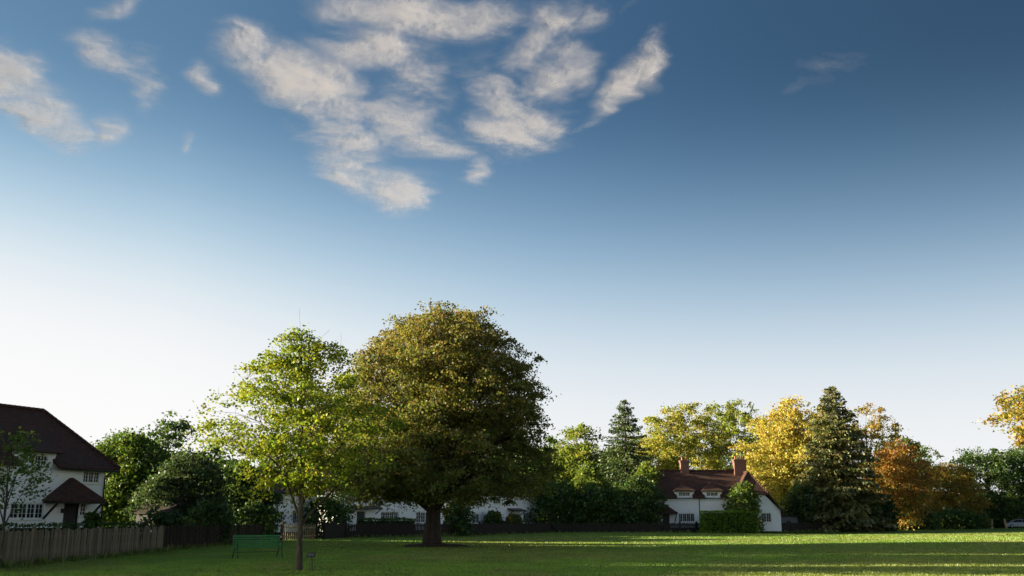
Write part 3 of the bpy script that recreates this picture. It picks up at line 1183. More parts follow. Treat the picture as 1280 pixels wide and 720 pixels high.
# --- the near house on the edge of the green
def near_house():
    L, D = 10.6, 7.0
    corner = Vector((-24.62, 60.66))
    dx = Vector((.4, .9165))
    org = corner - dx * L
    root = empty('house', (org.x, org.y, .0), math.atan2(dx.y, dx.x))
    tag(root, 'white roughcast house with steep dark red tiled roof behind the weathered board fence', 'house')
    X = lambda u: L - .73 - u          # u: metres from the far corner
    zb, ze = .35, 4.62
    gw = (X(5.77), X(3.5), 1.55, 2.45)
    door = (X(2.16), X(1.07), .5, 2.5)
    sw = (X(1.0), X(.45), 1.72, 2.5)
    uw = (X(.99), X(-.31), 3.62, 4.36)
    gw2 = (X(9.0), X(7.4), 1.55, 2.45)
    shell(root, L, D, zb, ze, [gw, door, sw, uw, gw2])
    add_window(root, *gw, 4)
    add_window(root, *gw2, 3)
    add_window(root, *sw, 1)
    add_window(root, *uw, 3)
    add_door(root, *door)
    dn = (X(5.75), X(3.35))
    ro, zf = hip_roof(root, L, D, 4.50, 7.98, .55, .3, 2.0, [(dn[0], dn[1], .75)])
    dormer(root, dn[0], dn[1], 4.0, 5.22, (dn[0] + .32, dn[1] - .32, 4.18, 5.1), 4, -.55, zf, .25, 1.75)
    porch(root, X(3.75), X(.2), 2.62, 3.9, 1.25)
    add_chimney(root, 3.0, 4.1, 3.0, 4.0, 7.2, 9.3, 3)
    gutter(root, dn[1] + .1, L + .5, -.58, 4.36, L - .12)
    MB().bar((X(2.35), -.12, 1.9), (X(2.35), -.12, 2.15), .12, .12).build('porch_lamp', M['black'], root)
    # little gablet where the hip meets the ridge
    g = MB()
    g.prism([(D / 2 - .42, 7.55), (D / 2 + .42, 7.55), (D / 2, 8.06)], 'x', L - 2.25, L - 1.78)
    g.build('gablet', M['tile'], root)
    return root


near_house()


# --- the cottage across the green
def far_cottage():
    L, D = 11.6, 7.2
    root = empty('cottage', (16.6, 118.0, 0), R(1.5))
    tag(root, 'white cottage with two brick chimneys, dormer windows and brown tiled roof across the green', 'cottage')
    X = lambda u: u - .4
    zb, ze = .15, 4.2
    gw = (X(3.25), X(5.18), 1.2, 2.2)
    door = (X(1.42), X(2.2), .2, 2.2)
    sw = (X(.55), X(1.05), 1.2, 2.1)
    w2 = (X(8.2), X(9.6), 1.2, 2.2)
    shell(root, L, D, zb, ze, [gw, door, sw, w2])
    add_window(root, *gw, 4)
    add_window(root, *sw, 1)
    add_window(root, *w2, 3)
    add_door(root, *door)
    d1, d2 = (X(3.1), X(4.95)), (X(6.4), X(8.25))
    ro, zf = hip_roof(root, L, D, 4.02, 7.22, .5, 1.4, .2, [(d1[0], d1[1], .7), (d2[0], d2[1], .7)])
    for d in (d1, d2):
        dormer(root, d[0], d[1], 3.6, 4.72, (d[0] + .22, d[1] - .22, 3.76, 4.62), 3, -.5, zf, .3, 1.7)
    porch(root, X(-.6), X(3.0), 2.25, 3.5, 1.25)
    add_chimney(root, X(4.4), X(5.4), 3.2, 4.0, 6.8, 8.5, 2)
    gutter(root, -.3, L, -.54, 3.9, X(5.75))
    # cross wing with a half-hipped gable and a long slope down to the right
    wy = -.22
    x0, x1 = X(10.2), X(15.25)
    ww = (X(12.95), X(14.15), 1.15, 2.25)
    uw = (X(11.1), X(12.3), 3.35, 4.2)
    mb = MB()
    zt, zl = 4.55, 2.5
    xs = x1 - (zt - zl) / 1.0
    xsr = [x0, uw[0], uw[1], xs]
    # wall polygons round the two openings
    for poly in ([(x0, zb), (ww[0], zb), (ww[0], 3.0), (x0, 3.0)], [(ww[0], zb), (ww[1], zb), (ww[1], ww[2]), (ww[0], ww[2])], [(ww[0], ww[3]), (ww[1], ww[3]), (ww[1], 3.0), (ww[0], 3.0)],
                 [(ww[1], zb), (x1, zb), (x1, zl), (x1 - .5, 3.0), (ww[1], 3.0)],
                 [(x0, 3.0), (uw[0], 3.0), (uw[0], zt), (x0, zt)], [(uw[0], 3.0), (uw[1], 3.0), (uw[1], uw[2]), (uw[0], uw[2])], [(uw[0], uw[3]), (uw[1], uw[3]), (uw[1], zt), (uw[0], zt)],
                 [(uw[1], 3.0), (x1 - .5, 3.0), (xs, zt), (uw[1], zt)]):
        mb.prism(poly, 'y', wy, wy + .2)
    mb.add([(x1, wy + .2, zb), (x1, D, zb), (x1, D, zl), (x1, wy + .2, zl)], [(0, 1, 2, 3)])
    mb.build('wing_wall', M['wall'], root)
    MB().box(x0 + .1, x1 - .1, .24, .27, zb, 2.4).build('dark_backing', M['black'], root)  # black sheets stand in for the shade inside the wing
    MB().box(uw[0] - .1, uw[1] + .05, .24, .27, 2.45, 4.3).build('dark_backing', M['black'], root)
    wn = add_window(root, *ww, 2, y=wy + .1)
    wn = add_window(root, *uw, 3, y=wy + .1)
    ax = X(12.0)
    zap = 7.0
    sl = (zap - (zl - .28)) / ((x1 + .3) - ax)
    f = wy - .35
    xe = ax + (zap - (zt - .15)) / sl
    r = MB()
    r.slab([(xe, f, zt - .15), (x1 + .3, f, zl - .28), (x1 + .3, D + .3, zl - .28), (ax, D + .3, zap), (ax, 1.15, zap)], .13)
    xl = ax - (zap - (zt - .15)) / sl
    r.slab([(xl, f, zt - .15), (xe, f, zt - .15), (ax, 1.15, zap)], .13)
    r.slab([(xl, D * .5, zt - .15), (xl, f, zt - .15), (ax, 1.15, zap), (ax, D * .5, zap)], .13)
    wr = r.build('wing_roof', M['tile'], root)
    ridge_tiles(wr, [((ax, 1.15, zap + .05), (ax, D, zap + .05)), ((ax, 1.15, zap + .05), (xe, f, zt - .1)), ((ax, 1.15, zap + .05), (xl, f, zt - .1))])
    add_chimney(root, X(10.85), X(12.3), 2.8, 3.7, 6.4, 8.6, 3)
    bg_ = MB()
    bg_.bar((xe, f - .02, zt - .28), (x1 + .3, f - .02, zl - .42), .05, .2)
    bg_.build('bargeboard', M['board_dark'], root)
    return root


far_cottage()


# --- the white terrace behind the big tree: each cottage a house of its own
def terrace_cottage(name, label, a, b, wins, doors, canopies, ze=4.3, zr=7.4, D=6.5, group=None, chim=None):
    a, b = Vector(a), Vector(b)
    L = (b - a).length
    d = (b - a).normalized()
    root = empty(name, (a.x, a.y, 0), math.atan2(d.y, d.x))
    tag(root, label, 'cottage', group)
    ops = [w_[:4] for w_ in wins] + [q[:4] for q in doors]
    shell(root, L, D, .1, ze, ops)
    for w_ in wins:
        add_window(root, *w_[:4], w_[4])
    for q in doors:
        add_door(root, *q[:4], mat=q[4])
    hip_roof(root, L, D, ze - .15, zr, .45, 1.6, 1.6)
    for (x0, x1, z) in canopies:
        mb = MB()
        mb.slab([(x0, -.95, z - .05), (x1, -.95, z - .05), (x1, -.003, z + .22), (x0, -.003, z + .22)], .1)
        cp = mb.build('door_canopy', M['black'], root)
        br = MB()
        for x in (x0 + .1, x1 - .1):
            br.bar((x, -.03, z - .55), (x, -.75, z - .12), .07, .07)
        br.build('bracket', M['black'], cp)
    if chim:
        add_chimney(root, chim, chim + .95, D / 2 - .4, D / 2 + .4, zr - .4, zr + 1.3, 2)
    gutter(root, -.3, L + .3, -.5, ze - .25, .35)
    return root


terrace_cottage('cottage', 'white cottage with dark flat door canopy beside the big tree trunk', (-15.7, 92.0), (-6.9, 102.2),
                [(5.0, 7.3, 1.15, 2.25, 4), (9.6, 11.6, 1.15, 2.25, 3), (5.2, 7.0, 3.15, 4.0, 3), (1.0, 2.2, 3.15, 4.0, 2)], [(2.0, 3.1, .2, 2.3, 'dark_green')], [(1.2, 4.4, 2.55)], chim=6.0)
terrace_cottage('cottage', 'white cottage with two windows and dark door canopy, seen past the big tree trunk', (-6.3, 104.4), (2.9, 117.0),
                [(1.0, 2.8, 1.1, 2.1, 3), (3.6, 4.8, 1.1, 2.1, 2), (7.0, 8.4, 1.1, 2.1, 2), (12.9, 14.6, 1.1, 2.3, 3), (7.2, 8.6, 3.1, 3.95, 3)], [(10.4, 11.4, .2, 2.2, 'dark_green')], [(9.8, 12.3, 2.5)], chim=8.0)
terrace_cottage('cottage', 'white cottage glimpsed between the dark garden trees and the young tree', (-23.0, 77.0), (-17.2, 89.0),
                [(7.2, 8.8, 1.15, 2.2, 3), (10.0, 11.6, 1.15, 2.2, 3), (7.4, 8.8, 2.9, 3.6, 3)], [(4.0, 5.0, .2, 2.2, 'black')], [(3.6, 5.4, 2.5)], ze=3.9, zr=5.7)


# ------------------------------------------------------------------ garden shed beside the far cottage
def shed():
    root = empty('shed', (at(977, 650, 125).x, 125, 0))
    tag(root, 'low grey weatherboard shed beside the far cottage gable', 'shed')
    for i in range(9):
        MB().box(0, 2.0, -.02 - .012 * (i % 2), .03, i * .2, i * .2 + .195).build('board', M['grey'], root)
    MB().box(.03, 1.97, .032, 1.7, 0, 1.8).build('wall', M['grey'], root)
    MB().slab([(-.15, -.2, 1.86), (2.15, -.2, 1.86), (2.15, 1.8, 2.15), (-.15, 1.8, 2.15)], .07).build('roof', M['board_dark'], root)


shed()


def garden_shed():
    root = empty('shed', (-21.6, 63.4, 0), R(66))
    tag(root, 'small dark shed under the trees beside the near house', 'shed')
    MB().prism([(0, 0), (2.2, 0), (2.2, 2.0), (1.1, 2.75), (0, 2.0)], 'y', 0, 2.6).build('wall', M['dark_grey'], root)
    r = MB()
    r.slab([(-.2, -.2, 1.95), (1.1, -.2, 2.86), (1.1, 2.8, 2.86), (-.2, 2.8, 1.95)], .06)
    r.slab([(1.1, -.2, 2.86), (2.4, -.2, 1.95), (2.4, 2.8, 1.95), (1.1, 2.8, 2.86)], .06)
    r.build('roof', M['board_dark'], root)
    MB().box(.7, 1.5, -.04, -.003, .05, 1.8).build('door', M['board_dark'], root)


M['dark_grey'] = mat_plain('dark grey shed', (.055, .058, .055), .8, .3, 4, .2, .3, stretch=(1, 1, 6))
garden_shed()


# ------------------------------------------------------------------ fences
def board_fence(name, label, a, b, h, mat, seed, step=.135, wid=.125, post_every=1.9, group=None):
    """upright boards nailed to two rails, each board its own piece"""
    rng = random.Random(seed)
    a, b = Vector((*a, 0)), Vector((*b, 0))
    L = (b - a).length
    ang = math.atan2(b.y - a.y, b.x - a.x)
    root = empty(name, a, ang)
    tag(root, label, 'fence', group)
    variants = []
    for k in range(6):
        hh = h * (1 + rng.uniform(-.035, .035))
        w2 = wid / 2
        t = rng.uniform(.0, .05)
        mb = MB()
        mb.prism([(-w2, 0), (w2, 0), (w2, hh - t), (w2 * rng.uniform(.2, .8), hh), (-w2 * rng.uniform(.2, .9), hh - rng.uniform(0, .03)), (-w2, hh - rng.uniform(.01, .06))], 'y', -.011, .011)
        variants.append(mb.mesh('board', M[mat]))
    n = int(L / step)
    for i in range(n):
        x = (i + .5) * step
        link('board', variants[rng.randrange(6)], root, (x + rng.uniform(-.008, .008), -.03 - .012 * (i % 2) + rng.uniform(-.004, .004), rng.uniform(-.03, .03)),
             (rng.uniform(-.03, .03), rng.uniform(-.025, .025), rng.uniform(-.05, .05)))
    pm = MB().box(-.05, .05, -.002, .1, -.1, h * 1.05).mesh('post', M[mat])
    for i in range(int(L / post_every) + 1):
        link('post', pm, root, (i * post_every, 0, rng.uniform(-.03, .05)), (0, rng.uniform(-.02, .02), 0))
    for z in (h * .22, h * .78):
        MB().box(0, L, -.0015, .045, z - .04, z + .04).build('rail', M[mat], root)
    return root


board_fence('board_fence', 'weathered grey board fence in front of the near white house', (-17.0, 30.5), (-17.1, 49.7), 1.20, 'board', 1)
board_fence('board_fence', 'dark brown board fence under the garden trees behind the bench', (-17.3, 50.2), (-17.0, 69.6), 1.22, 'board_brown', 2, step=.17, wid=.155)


def picket_panel():
    a, b = Vector((-16.6, 70.4, 0)), Vector((-14.6, 76.6, 0))
    a, b = at(352, 676, 71.5), at(394, 675, 76.5)
    a.z = b.z = 0
    L = (b - a).length
    root = empty('picket_fence', a, math.atan2(b.y - a.y, b.x - a.x))
    tag(root, 'pale picket panel between dark posts behind the young tree', 'fence')
    mb = MB()
    mb.prism([(-.04, .08), (.04, .08), (.04, 1.12), (0, 1.2), (-.04, 1.12)], 'y', -.012, .012)
    me = mb.mesh('picket', M['picket'])
    n = int(L / .30)
    for i in range(n):
        link('picket', me, root, (.2 + i * (L - .4) / (n - 1), -.03, 0), (0, random.Random(i).uniform(-.02, .02), 0))
    for z in (.35, .95):
        MB().box(0, L, -.015, .03, z - .04, z + .04).build('rail', M['picket'], root)
    for x in (-.1, L + .0):
        MB().prism([(x, 0), (x + .16, 0), (x + .16, 1.32), (x + .08, 1.42), (x, 1.32)], 'y', -.08, .08).build('post', M['board_dark'], root)


picket_panel()


def dark_fence(label, a, b, h, seed, white_tops=False):
    """close dark palings with posts; the palings are too fine to make out one by one here"""
    rng = random.Random(seed)
    a, b = Vector((*a, 0)), Vector((*b, 0))
    L = (b - a).length
    root = empty('paling_fence', a, math.atan2(b.y - a.y, b.x - a.x))
    tag(root, label, 'fence', 'dark fences along the far gardens')
    mb = MB()
    n = int(L / .16)
    for i in range(n):
        x = i * L / n
        hh = h * (1 + rng.uniform(-.05, .05))
        mb.prism([(x, .03), (x + .12, .03), (x + .12, hh - .05), (x + .06, hh), (x, hh - .05)], 'y', -.025, 0)
    o = mb.build('palings', M['board_dark'], root)
    o['kind'] = 'stuff'
    pm = MB().prism([(-.07, 0), (.07, 0), (.07, h * 1.12), (0, h * 1.2), (-.07, h * 1.12)], 'y', .003, .14).mesh('post', M['board_dark'])
    k = max(2, int(L / 2.2))
    for i in range(k + 1):
        link('post', pm, root, (L * i / k, 0, 0), (0, rng.uniform(-.02, .02), 0))
    for z in (h * .25, h * .8):
        MB().box(0, L, .0015, .05, z - .04, z + .04).build('rail', M['board_dark'], root)
    return root


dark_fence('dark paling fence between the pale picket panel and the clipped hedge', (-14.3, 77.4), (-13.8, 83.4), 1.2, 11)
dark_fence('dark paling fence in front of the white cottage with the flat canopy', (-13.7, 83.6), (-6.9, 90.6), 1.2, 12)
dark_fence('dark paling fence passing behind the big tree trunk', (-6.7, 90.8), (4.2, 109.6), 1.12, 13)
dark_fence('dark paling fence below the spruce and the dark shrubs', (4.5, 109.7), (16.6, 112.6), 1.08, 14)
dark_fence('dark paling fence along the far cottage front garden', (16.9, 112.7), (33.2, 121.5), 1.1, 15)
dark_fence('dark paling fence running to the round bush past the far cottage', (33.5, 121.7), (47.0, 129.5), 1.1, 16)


# ------------------------------------------------------------------ bench
def bench():
    p = at(322, 698, 41.9)
    root = empty('bench', (p.x, p.y, 0), R(30))
    tag(root, 'green slatted park bench on the lawn near the young tree', 'bench')
    W2 = .98
    # back slats lean away; the bench faces the viewer
    sl = MB().box(-W2, W2, -.012, .012, -.034, .034).mesh('slat', M['bench'])
    for i in range(5):
        z = .50 + i * .098
        link('slat', sl, root, (0, .20 + (z - .45) * .28, z), (R(-15), 0, 0))
    st = MB().box(-W2, W2, -.036, .036, -.012, .012).mesh('slat', M['bench'])
    for i in range(5):
        link('slat', st, root, (0, -.24 + i * .093, .435 - .01 * math.sin(i)), None)
    for s in (-1, 1):
        x = s * (W2 - .06)
        mb = MB()
        mb.tube([(x, -.26, .42), (x, .16, .415), (x, .21, .46), (x, .345, .94)], .021, 8)
        mb.tube([(x, -.25, .43), (x, -.27, .60), (x, -.22, .665), (x, -.05, .675), (x, .24, .65)], .019, 8)
        mb.build('arm_frame', M['iron'], root)
        MB().tube([(x, -.23, .42), (x, -.30, .22), (x, -.40, -.01)], [.022, .02, .024], 8).build('leg', M['iron'], root)
        MB().tube([(x, .16, .42), (x, .30, .20), (x, .48, -.01)], [.022, .02, .024], 8).build('leg', M['iron'], root)
    MB().tube([(-W2 + .06, .19, .25), (W2 - .06, .19, .25)], .014, 6).build('stretcher', M['iron'], root)
    MB().box(-.09, .09, .155, .168, .74, .79).build('plaque', M['plate'], root, (0, .09, .02), None)


bench()


def plaque():
    p = at(389, 716, 31.6)
    root = empty('tree_plaque', (p.x, p.y, 0), R(-6))
    tag(root, 'small dark plaque on a leaning stake at the foot of the young tree', 'sign')
    MB().bar((.03, 0, -.05), (-.03, .03, .50), .035, .03).build('stake', M['steel'], root)
    o = MB().box(-.14, .14, -.012, .012, -.075, .075).build('plate', M['steel'], root, (-.03, .0, .50), (R(-28), 0, 0))
    MB().box(-.105, .105, -.0165, -.0125, -.045, .045).build('plate_face', M['plate'], o)


plaque()


# ------------------------------------------------------------------ verge posts and parked car in the far corner
for k, (px, ln, lab) in enumerate(((1222, .0, 'short upright wooden verge post farthest from the parked car'), (1240, .05, 'short wooden verge post in the middle of the three'), (1258, -.14, 'leaning wooden verge post next to the parked car'))):
    p = at(px, 659.5, 166)
    mb = MB()
    mb.prism([(-.16, -.3), (.16, -.3), (.16, 1.35), (.10, 1.5), (-.10, 1.5), (-.16, 1.35)], 'y', -.12, .12)
    o = mb.build('verge_post', M['post_wood'] if 'post_wood' in M else M['picket'], None, (p.x, 166, 0), (0, ln, 0))
    tag(o, lab, 'post', 'posts along the far verge')


def car():
    p = at(1259, 660, 168)
    root = empty('parked_car', (p.x + 2.0, 168, 0), R(-14))
    tag(root, 'silver parked car half cut off by the frame beside the verge posts', 'car')
    mb = MB()
    side = [(-2.05, .28), (2.0, .28), (2.08, .55), (2.02, .82), (1.2, .95), (.45, .98), (-1.3, .98), (-2.0, .80), (-2.12, .55)]
    n = len(side)
    v, f = [], []
    for y, inset in ((-.84, .04), (-.80, 0), (.80, 0), (.84, .04)):
        for (x, z) in side:
            v.append((x * (1 - inset * .4), y, z if inset == 0 else .28 + (z - .28) * .93 + .02))
    for j in range(3):
        for i in range(n):
            f.append((j * n + i, j * n + (i + 1) % n, (j + 1) * n + (i + 1) % n, (j + 1) * n + i))
    f += [tuple(range(n))[::-1], tuple(range(3 * n, 4 * n))]
    mb.add(v, f)
    body = mb.build('body', M['car'], root)
    cb = MB()
    cab_lo = [(-1.25, -.78), (1.75, -.78), (1.75, .78), (-1.25, .78)]
    cab_hi = [(-.45, -.60), (1.25, -.60), (1.25, .60), (-.45, .60)]
    v = [(x, y, .985) for x, y in cab_lo] + [(x, y, 1.42) for x, y in cab_hi]
    cb.add(v, [(0, 1, 5, 4), (1, 2, 6, 5), (2, 3, 7, 6), (3, 0, 4, 7)])
    cb.build('windows', M['glass'], root)
    rf = MB().slab([(-.5, -.62, 1.47), (1.3, -.62, 1.47), (1.3, .62, 1.47), (-.5, .62, 1.47)], .05)
    for y in (-1, 1):
        rf.bar((-1.27, .79 * y, .985), (-.47, .61 * y, 1.43), .06, .06)
        rf.bar((1.77, .79 * y, .985), (1.27, .61 * y, 1.43), .06, .06)
        rf.bar((.4, .795 * y, .985), (.42, .615 * y, 1.43), .07, .05)
    rf.build('roof', M['car'], root)
    for x in (-1.3, 1.3):
        for y in (-.78, .78):
            wmb = MB().tube([(x, y - .09, .31), (x, y + .09, .31)], .31, 18)
            wh = wmb.build('wheel', M['tyre'], root)
            MB().tube([(x, y - .095, .31), (x, y + .095, .31)], .19, 14).build('rim', M['rim'], wh)
    for y in (-.6, .6):
        MB().box(-2.13, -2.02, y - .16, y + .16, .60, .76).build('headlight', M['lamp'], root)
    MB().box(-2.15, -2.0, -.75, .75, .32, .46).build('bumper', M['tyre'], root)
    MB().box(-2.158, -2.152, -.26, .26, .36, .45).build('number_plate', M['white'], root)


car()

# ------------------------------------------------------------------ trees and shrubs
def px_tree(px, Y, top, bot, halfw, name, label, palette, seed, shape='round', trunk=None, **kw):
    """a tree whose crown spans photo rows top..bot and +-halfw columns at distance Y"""
    t = at(px, top, Y)
    H = t.z
    zb = max(.3, at(px, bot, Y).z)
    Rr = m_of(halfw, Y)
    s = {'round': [(0, .35), (.12, .75), (.35, 1.0), (.6, .95), (.8, .72), (.93, .42), (1, .08)],
         'oval': [(0, .3), (.15, .7), (.4, .95), (.62, 1.0), (.82, .72), (.94, .4), (1, .06)],
         'broad': [(0, .55), (.12, .9), (.3, 1.0), (.55, .95), (.78, .72), (.92, .42), (1, .1)],
         'vase': [(0, .25), (.2, .55), (.45, .85), (.7, 1.0), (.86, .8), (.95, .5), (1, .15)]}[shape]
    prof = [((zb + (H - zb) * f) / H, Rr * r) for f, r in s]
    return make_tree(name, label, 'tree', (t.x, Y, 0), H, prof, trunk or H * .022, palette, seed, **kw)


# the big tree in the middle of the green
BIG = (-4.7, 59.7)
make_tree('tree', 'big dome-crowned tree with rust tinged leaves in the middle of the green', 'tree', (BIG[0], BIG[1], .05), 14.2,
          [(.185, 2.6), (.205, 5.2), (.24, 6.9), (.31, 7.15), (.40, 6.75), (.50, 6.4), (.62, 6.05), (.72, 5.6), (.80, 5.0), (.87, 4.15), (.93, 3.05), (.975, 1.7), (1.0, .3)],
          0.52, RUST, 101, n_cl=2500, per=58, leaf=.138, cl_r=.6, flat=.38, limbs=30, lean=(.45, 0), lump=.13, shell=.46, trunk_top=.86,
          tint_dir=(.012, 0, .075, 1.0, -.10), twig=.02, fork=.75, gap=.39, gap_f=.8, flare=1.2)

# soil under it
def soil():
    mb = MB()
    v, f = [], []
    rs = np.random.RandomState(3)
    nr, na = 7, 40
    for r in range(nr):
        for a in range(na):
            t = 2 * math.pi * a / na
            rr = 1.8 * (r / (nr - 1)) * (1 + .12 * math.sin(3 * t + 1) + .08 * math.sin(7 * t))
            z = .16 * (1 - (r / (nr - 1)) ** 1.5) + rs.rand() * .03 * (r < nr - 1) - (.05 if r == nr - 1 else 0)
            v.append((rr * math.cos(t) * 1.15, rr * math.sin(t), z))
    for r in range(nr - 1):
        for a in range(na):
            f.append((r * na + a, r * na + (a + 1) % na, (r + 1) * na + (a + 1) % na, (r + 1) * na + a))
    mb.add(v, f, True)
    o = mb.build('soil_mound', M['soil'], None, (BIG[0], BIG[1], .02))
    tag(o, 'bare earth mound round the big tree trunk', kind='structure')


soil()

# the young tree in front
make_tree('tree', 'slender young maple with yellow-green leaves beside the green bench', 'tree', (-6.6, 31.7, 0), 7.95,
          [(.29, .6), (.34, 1.7), (.43, 2.75), (.52, 3.2), (.60, 3.0), (.69, 2.4), (.79, 1.75), (.90, 1.0), (1.0, .2)],
          .105, [((.09, .135, .014), 2.2), ((.165, .215, .018), 3), ((.26, .28, .026), 2.3), ((.34, .32, .03), .8)], 77,
          n_cl=400, per=50, leaf=.088, cl_r=.36, flat=.45, gap=.27, gap_f=1.1, bark='bark_young', limbs=22, lump=.13, shell=.6, trunk_top=.93, twig=.010, bare=1, lean=(-.25, 0))

# left: trees round the near house
make_tree('tree', 'small garden tree with drooping leaves in front of the near white house', 'tree', (at(-6, 690, 46).x, 46.5, 0), 6.2,
          [(.3, .5), (.4, 1.6), (.55, 2.1), (.7, 1.7), (.85, 1.2), (1.0, .3)], .09, GREEN, 31, n_cl=70, per=15, leaf=.14, cl_r=.42, bark='bark_young', limbs=12, lump=.25, shell=.6)
px_tree(165, 80, 541, 655, 58, 'tree', 'broad dark green tree right behind the near house gable', GREEN + YGREEN[:1], 32, 'broad', n_cl=460, per=58, leaf=.2, cl_r=.85)
px_tree(215, 92, 516, 640, 24, 'tree', 'thin loose topped tree rising over the dark garden trees', DARK, 33, 'oval', n_cl=120, per=34, leaf=.26, cl_r=.7, lump=.45, gap=.42)
px_tree(234, 66.5, 566, 668, 50, 'tree', 'low dark blue-green tree overhanging the brown fence', [((.040, .066, .028), 3), ((.062, .095, .036), 3), ((.09, .125, .042), 1.2)], 34, 'broad', n_cl=330, per=46, leaf=.17, cl_r=.6)
px_tree(300, 76, 576, 665, 46, 'tree', 'dark garden tree directly behind the bench', DARK, 35, 'broad', n_cl=260, per=44, leaf=.22, cl_r=.7)
px_tree(265, 100, 560, 650, 46, 'tree', 'dark tree far behind the bench in the gardens', DARK, 36, 'broad', n_cl=220, per=40, leaf=.3, cl_r=.9)
px_tree(395, 100, 560, 650, 48, 'tree', 'garden tree standing behind the young maple and the picket panel', GREEN, 37, 'broad', n_cl=260, per=40, leaf=.3, cl_r=.9)
px_tree(505, 125, 560, 650, 60, 'tree', 'tree behind the white cottages, hidden by the big crown', GREEN, 38, 'broad', n_cl=220, per=40, leaf=.34, cl_r=1.0)
px_tree(640, 135, 555, 650, 50, 'tree', 'tall tree behind the second white cottage at the edge of the big crown', GREEN, 39, 'broad', n_cl=220, per=40, leaf=.34, cl_r=1.0)

# the gardens between the terrace and the far cottage
px_tree(722, 134, 531, 650, 36, 'tree', 'yellow-green tree between the big tree and the spruce', YGREEN, 41, 'round', n_cl=320, per=50, leaf=0.275, cl_r=.95, lump=.22, gap=.34, bark='bark_pale')
make_conifer('spruce_tree', 'tall narrow spruce standing left of the far cottage', (at(784, 640, 126).x, 126, 0), at(784, 498, 126).z, 4.6, 42, FIR + [((.11, .12, .028), 1.5)], 52, irregular=.3, powr=.72)
px_tree(808, 121, 575, 655, 17, 'tree', 'small yellow-green tree touching the cottage roof end', YGREEN[:3], 43, 'oval', n_cl=120, per=48, leaf=0.224, cl_r=.6)
px_tree(738, 119, 578, 655, 20, 'tree', 'bright green narrow tree in front of the spruce', YGREEN[:2], 44, 'oval', n_cl=130, per=48, leaf=0.224, cl_r=.6, gap=.3)

# tall pale trees behind the far cottage
for k, (px, Y, top, hw, lab) in enumerate(((832, 152, 512, 36, 'tall pale tree with bare limbs over the cottage left chimney'), (875, 158, 503, 39, 'tall sparse yellow-green tree behind the cottage roof'),
                                           (918, 150, 500, 37, 'tall leafy pale green tree beside the golden tree'))):
    px_tree(px, Y, top, 612, hw, 'tree', lab, PALE if k != 2 else YGREEN[:3] + PALE[:2], 50 + k, 'vase', n_cl=230, per=43, leaf=0.292, cl_r=.85, lump=.3, gap=.42, bark='bark_pale', limbs=16, fork=.5, trunk=.22)
px_tree(895, 172, 545, 640, 60, 'tree', 'green backdrop tree seen under the pale trees', GREEN, 54, 'broad', n_cl=240, per=48, leaf=0.361, cl_r=1.2)
px_tree(820, 176, 550, 640, 50, 'tree', 'shaded backdrop tree left of the pale trees', GREEN, 55, 'broad', n_cl=220, per=48, leaf=0.361, cl_r=1.2)

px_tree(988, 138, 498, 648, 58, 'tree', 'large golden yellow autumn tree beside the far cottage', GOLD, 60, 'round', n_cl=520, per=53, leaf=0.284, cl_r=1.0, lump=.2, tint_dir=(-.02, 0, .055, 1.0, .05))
px_tree(1080, 155, 500, 640, 42, 'tree', 'brownish thinning tree behind the old conifer', BROWN, 61, 'round', n_cl=260, per=41, leaf=0.292, cl_r=.95, lump=.25, gap=.38)
make_conifer('conifer_tree', 'massive dark old conifer in front of the golden tree', (at(1050, 640, 128).x, 128, 0), at(1050, 482, 128).z, 5.2, 62, FIR_OLD, 54, powr=.62, irregular=.35, needle=.55, per=13)
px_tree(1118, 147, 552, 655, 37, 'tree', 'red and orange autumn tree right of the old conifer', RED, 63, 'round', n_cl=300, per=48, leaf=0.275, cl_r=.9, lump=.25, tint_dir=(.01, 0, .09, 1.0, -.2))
px_tree(1160, 176, 559, 650, 30, 'tree', 'bare twigged dark tree between the red and the yellow-brown trees', DARK, 64, 'round', n_cl=150, per=31, leaf=0.292, cl_r=.95, gap=.40, bare=2)
px_tree(1184, 169, 574, 655, 36, 'tree', 'yellow-brown rounded tree beyond the lawn', BROWN, 65, 'broad', n_cl=300, per=48, leaf=0.275, cl_r=.9, lump=.2)
px_tree(1229, 178, 557, 652, 40, 'tree', 'dark spreading tree behind the verge posts', DARK, 66, 'vase', n_cl=280, per=43, leaf=0.327, cl_r=1.1, gap=.36, limbs=16)
px_tree(1285, 182, 554, 652, 40, 'tree', 'dark tree above the parked car', DARK + GREEN[:1], 67, 'vase', n_cl=280, per=43, leaf=0.327, cl_r=1.1, gap=.32, limbs=16)
px_tree(958, 165, 520, 640, 40, 'tree', 'yellow-green tree filling the gap behind the golden tree', YGREEN, 71, 'broad', n_cl=260, per=43, leaf=0.344, cl_r=1.1)
px_tree(1122, 192, 545, 650, 44, 'tree', 'olive tree standing behind the red and orange tree', BROWN[:2] + GREEN, 72, 'broad', n_cl=260, per=43, leaf=0.361, cl_r=1.2)
px_tree(764, 150, 562, 650, 40, 'tree', 'green tree filling the gap behind the spruce', YGREEN[:2] + GREEN, 73, 'broad', n_cl=240, per=43, leaf=0.344, cl_r=1.1)
px_tree(690, 150, 548, 650, 34, 'tree', 'olive green tree behind the right edge of the big crown', YGREEN[:2] + GREEN, 74, 'broad', n_cl=220, per=43, leaf=0.344, cl_r=1.1)
# a tree outside the frame reaches in with one bough
make_tree('tree', 'golden-olive tree reaching in with a bough over the right-hand end of the lawn', 'tree', (at(1350, 640, 64).x, 64, 0), 11.3,
          [(.52, 1.6), (.60, 3.2), (.70, 4.0), (.80, 3.7), (.90, 2.4), (1.0, .4)], .26, BROWN[:3] + PALE[1:2], 68, n_cl=300, per=48, leaf=0.172, cl_r=.6, lump=.3, limbs=16)

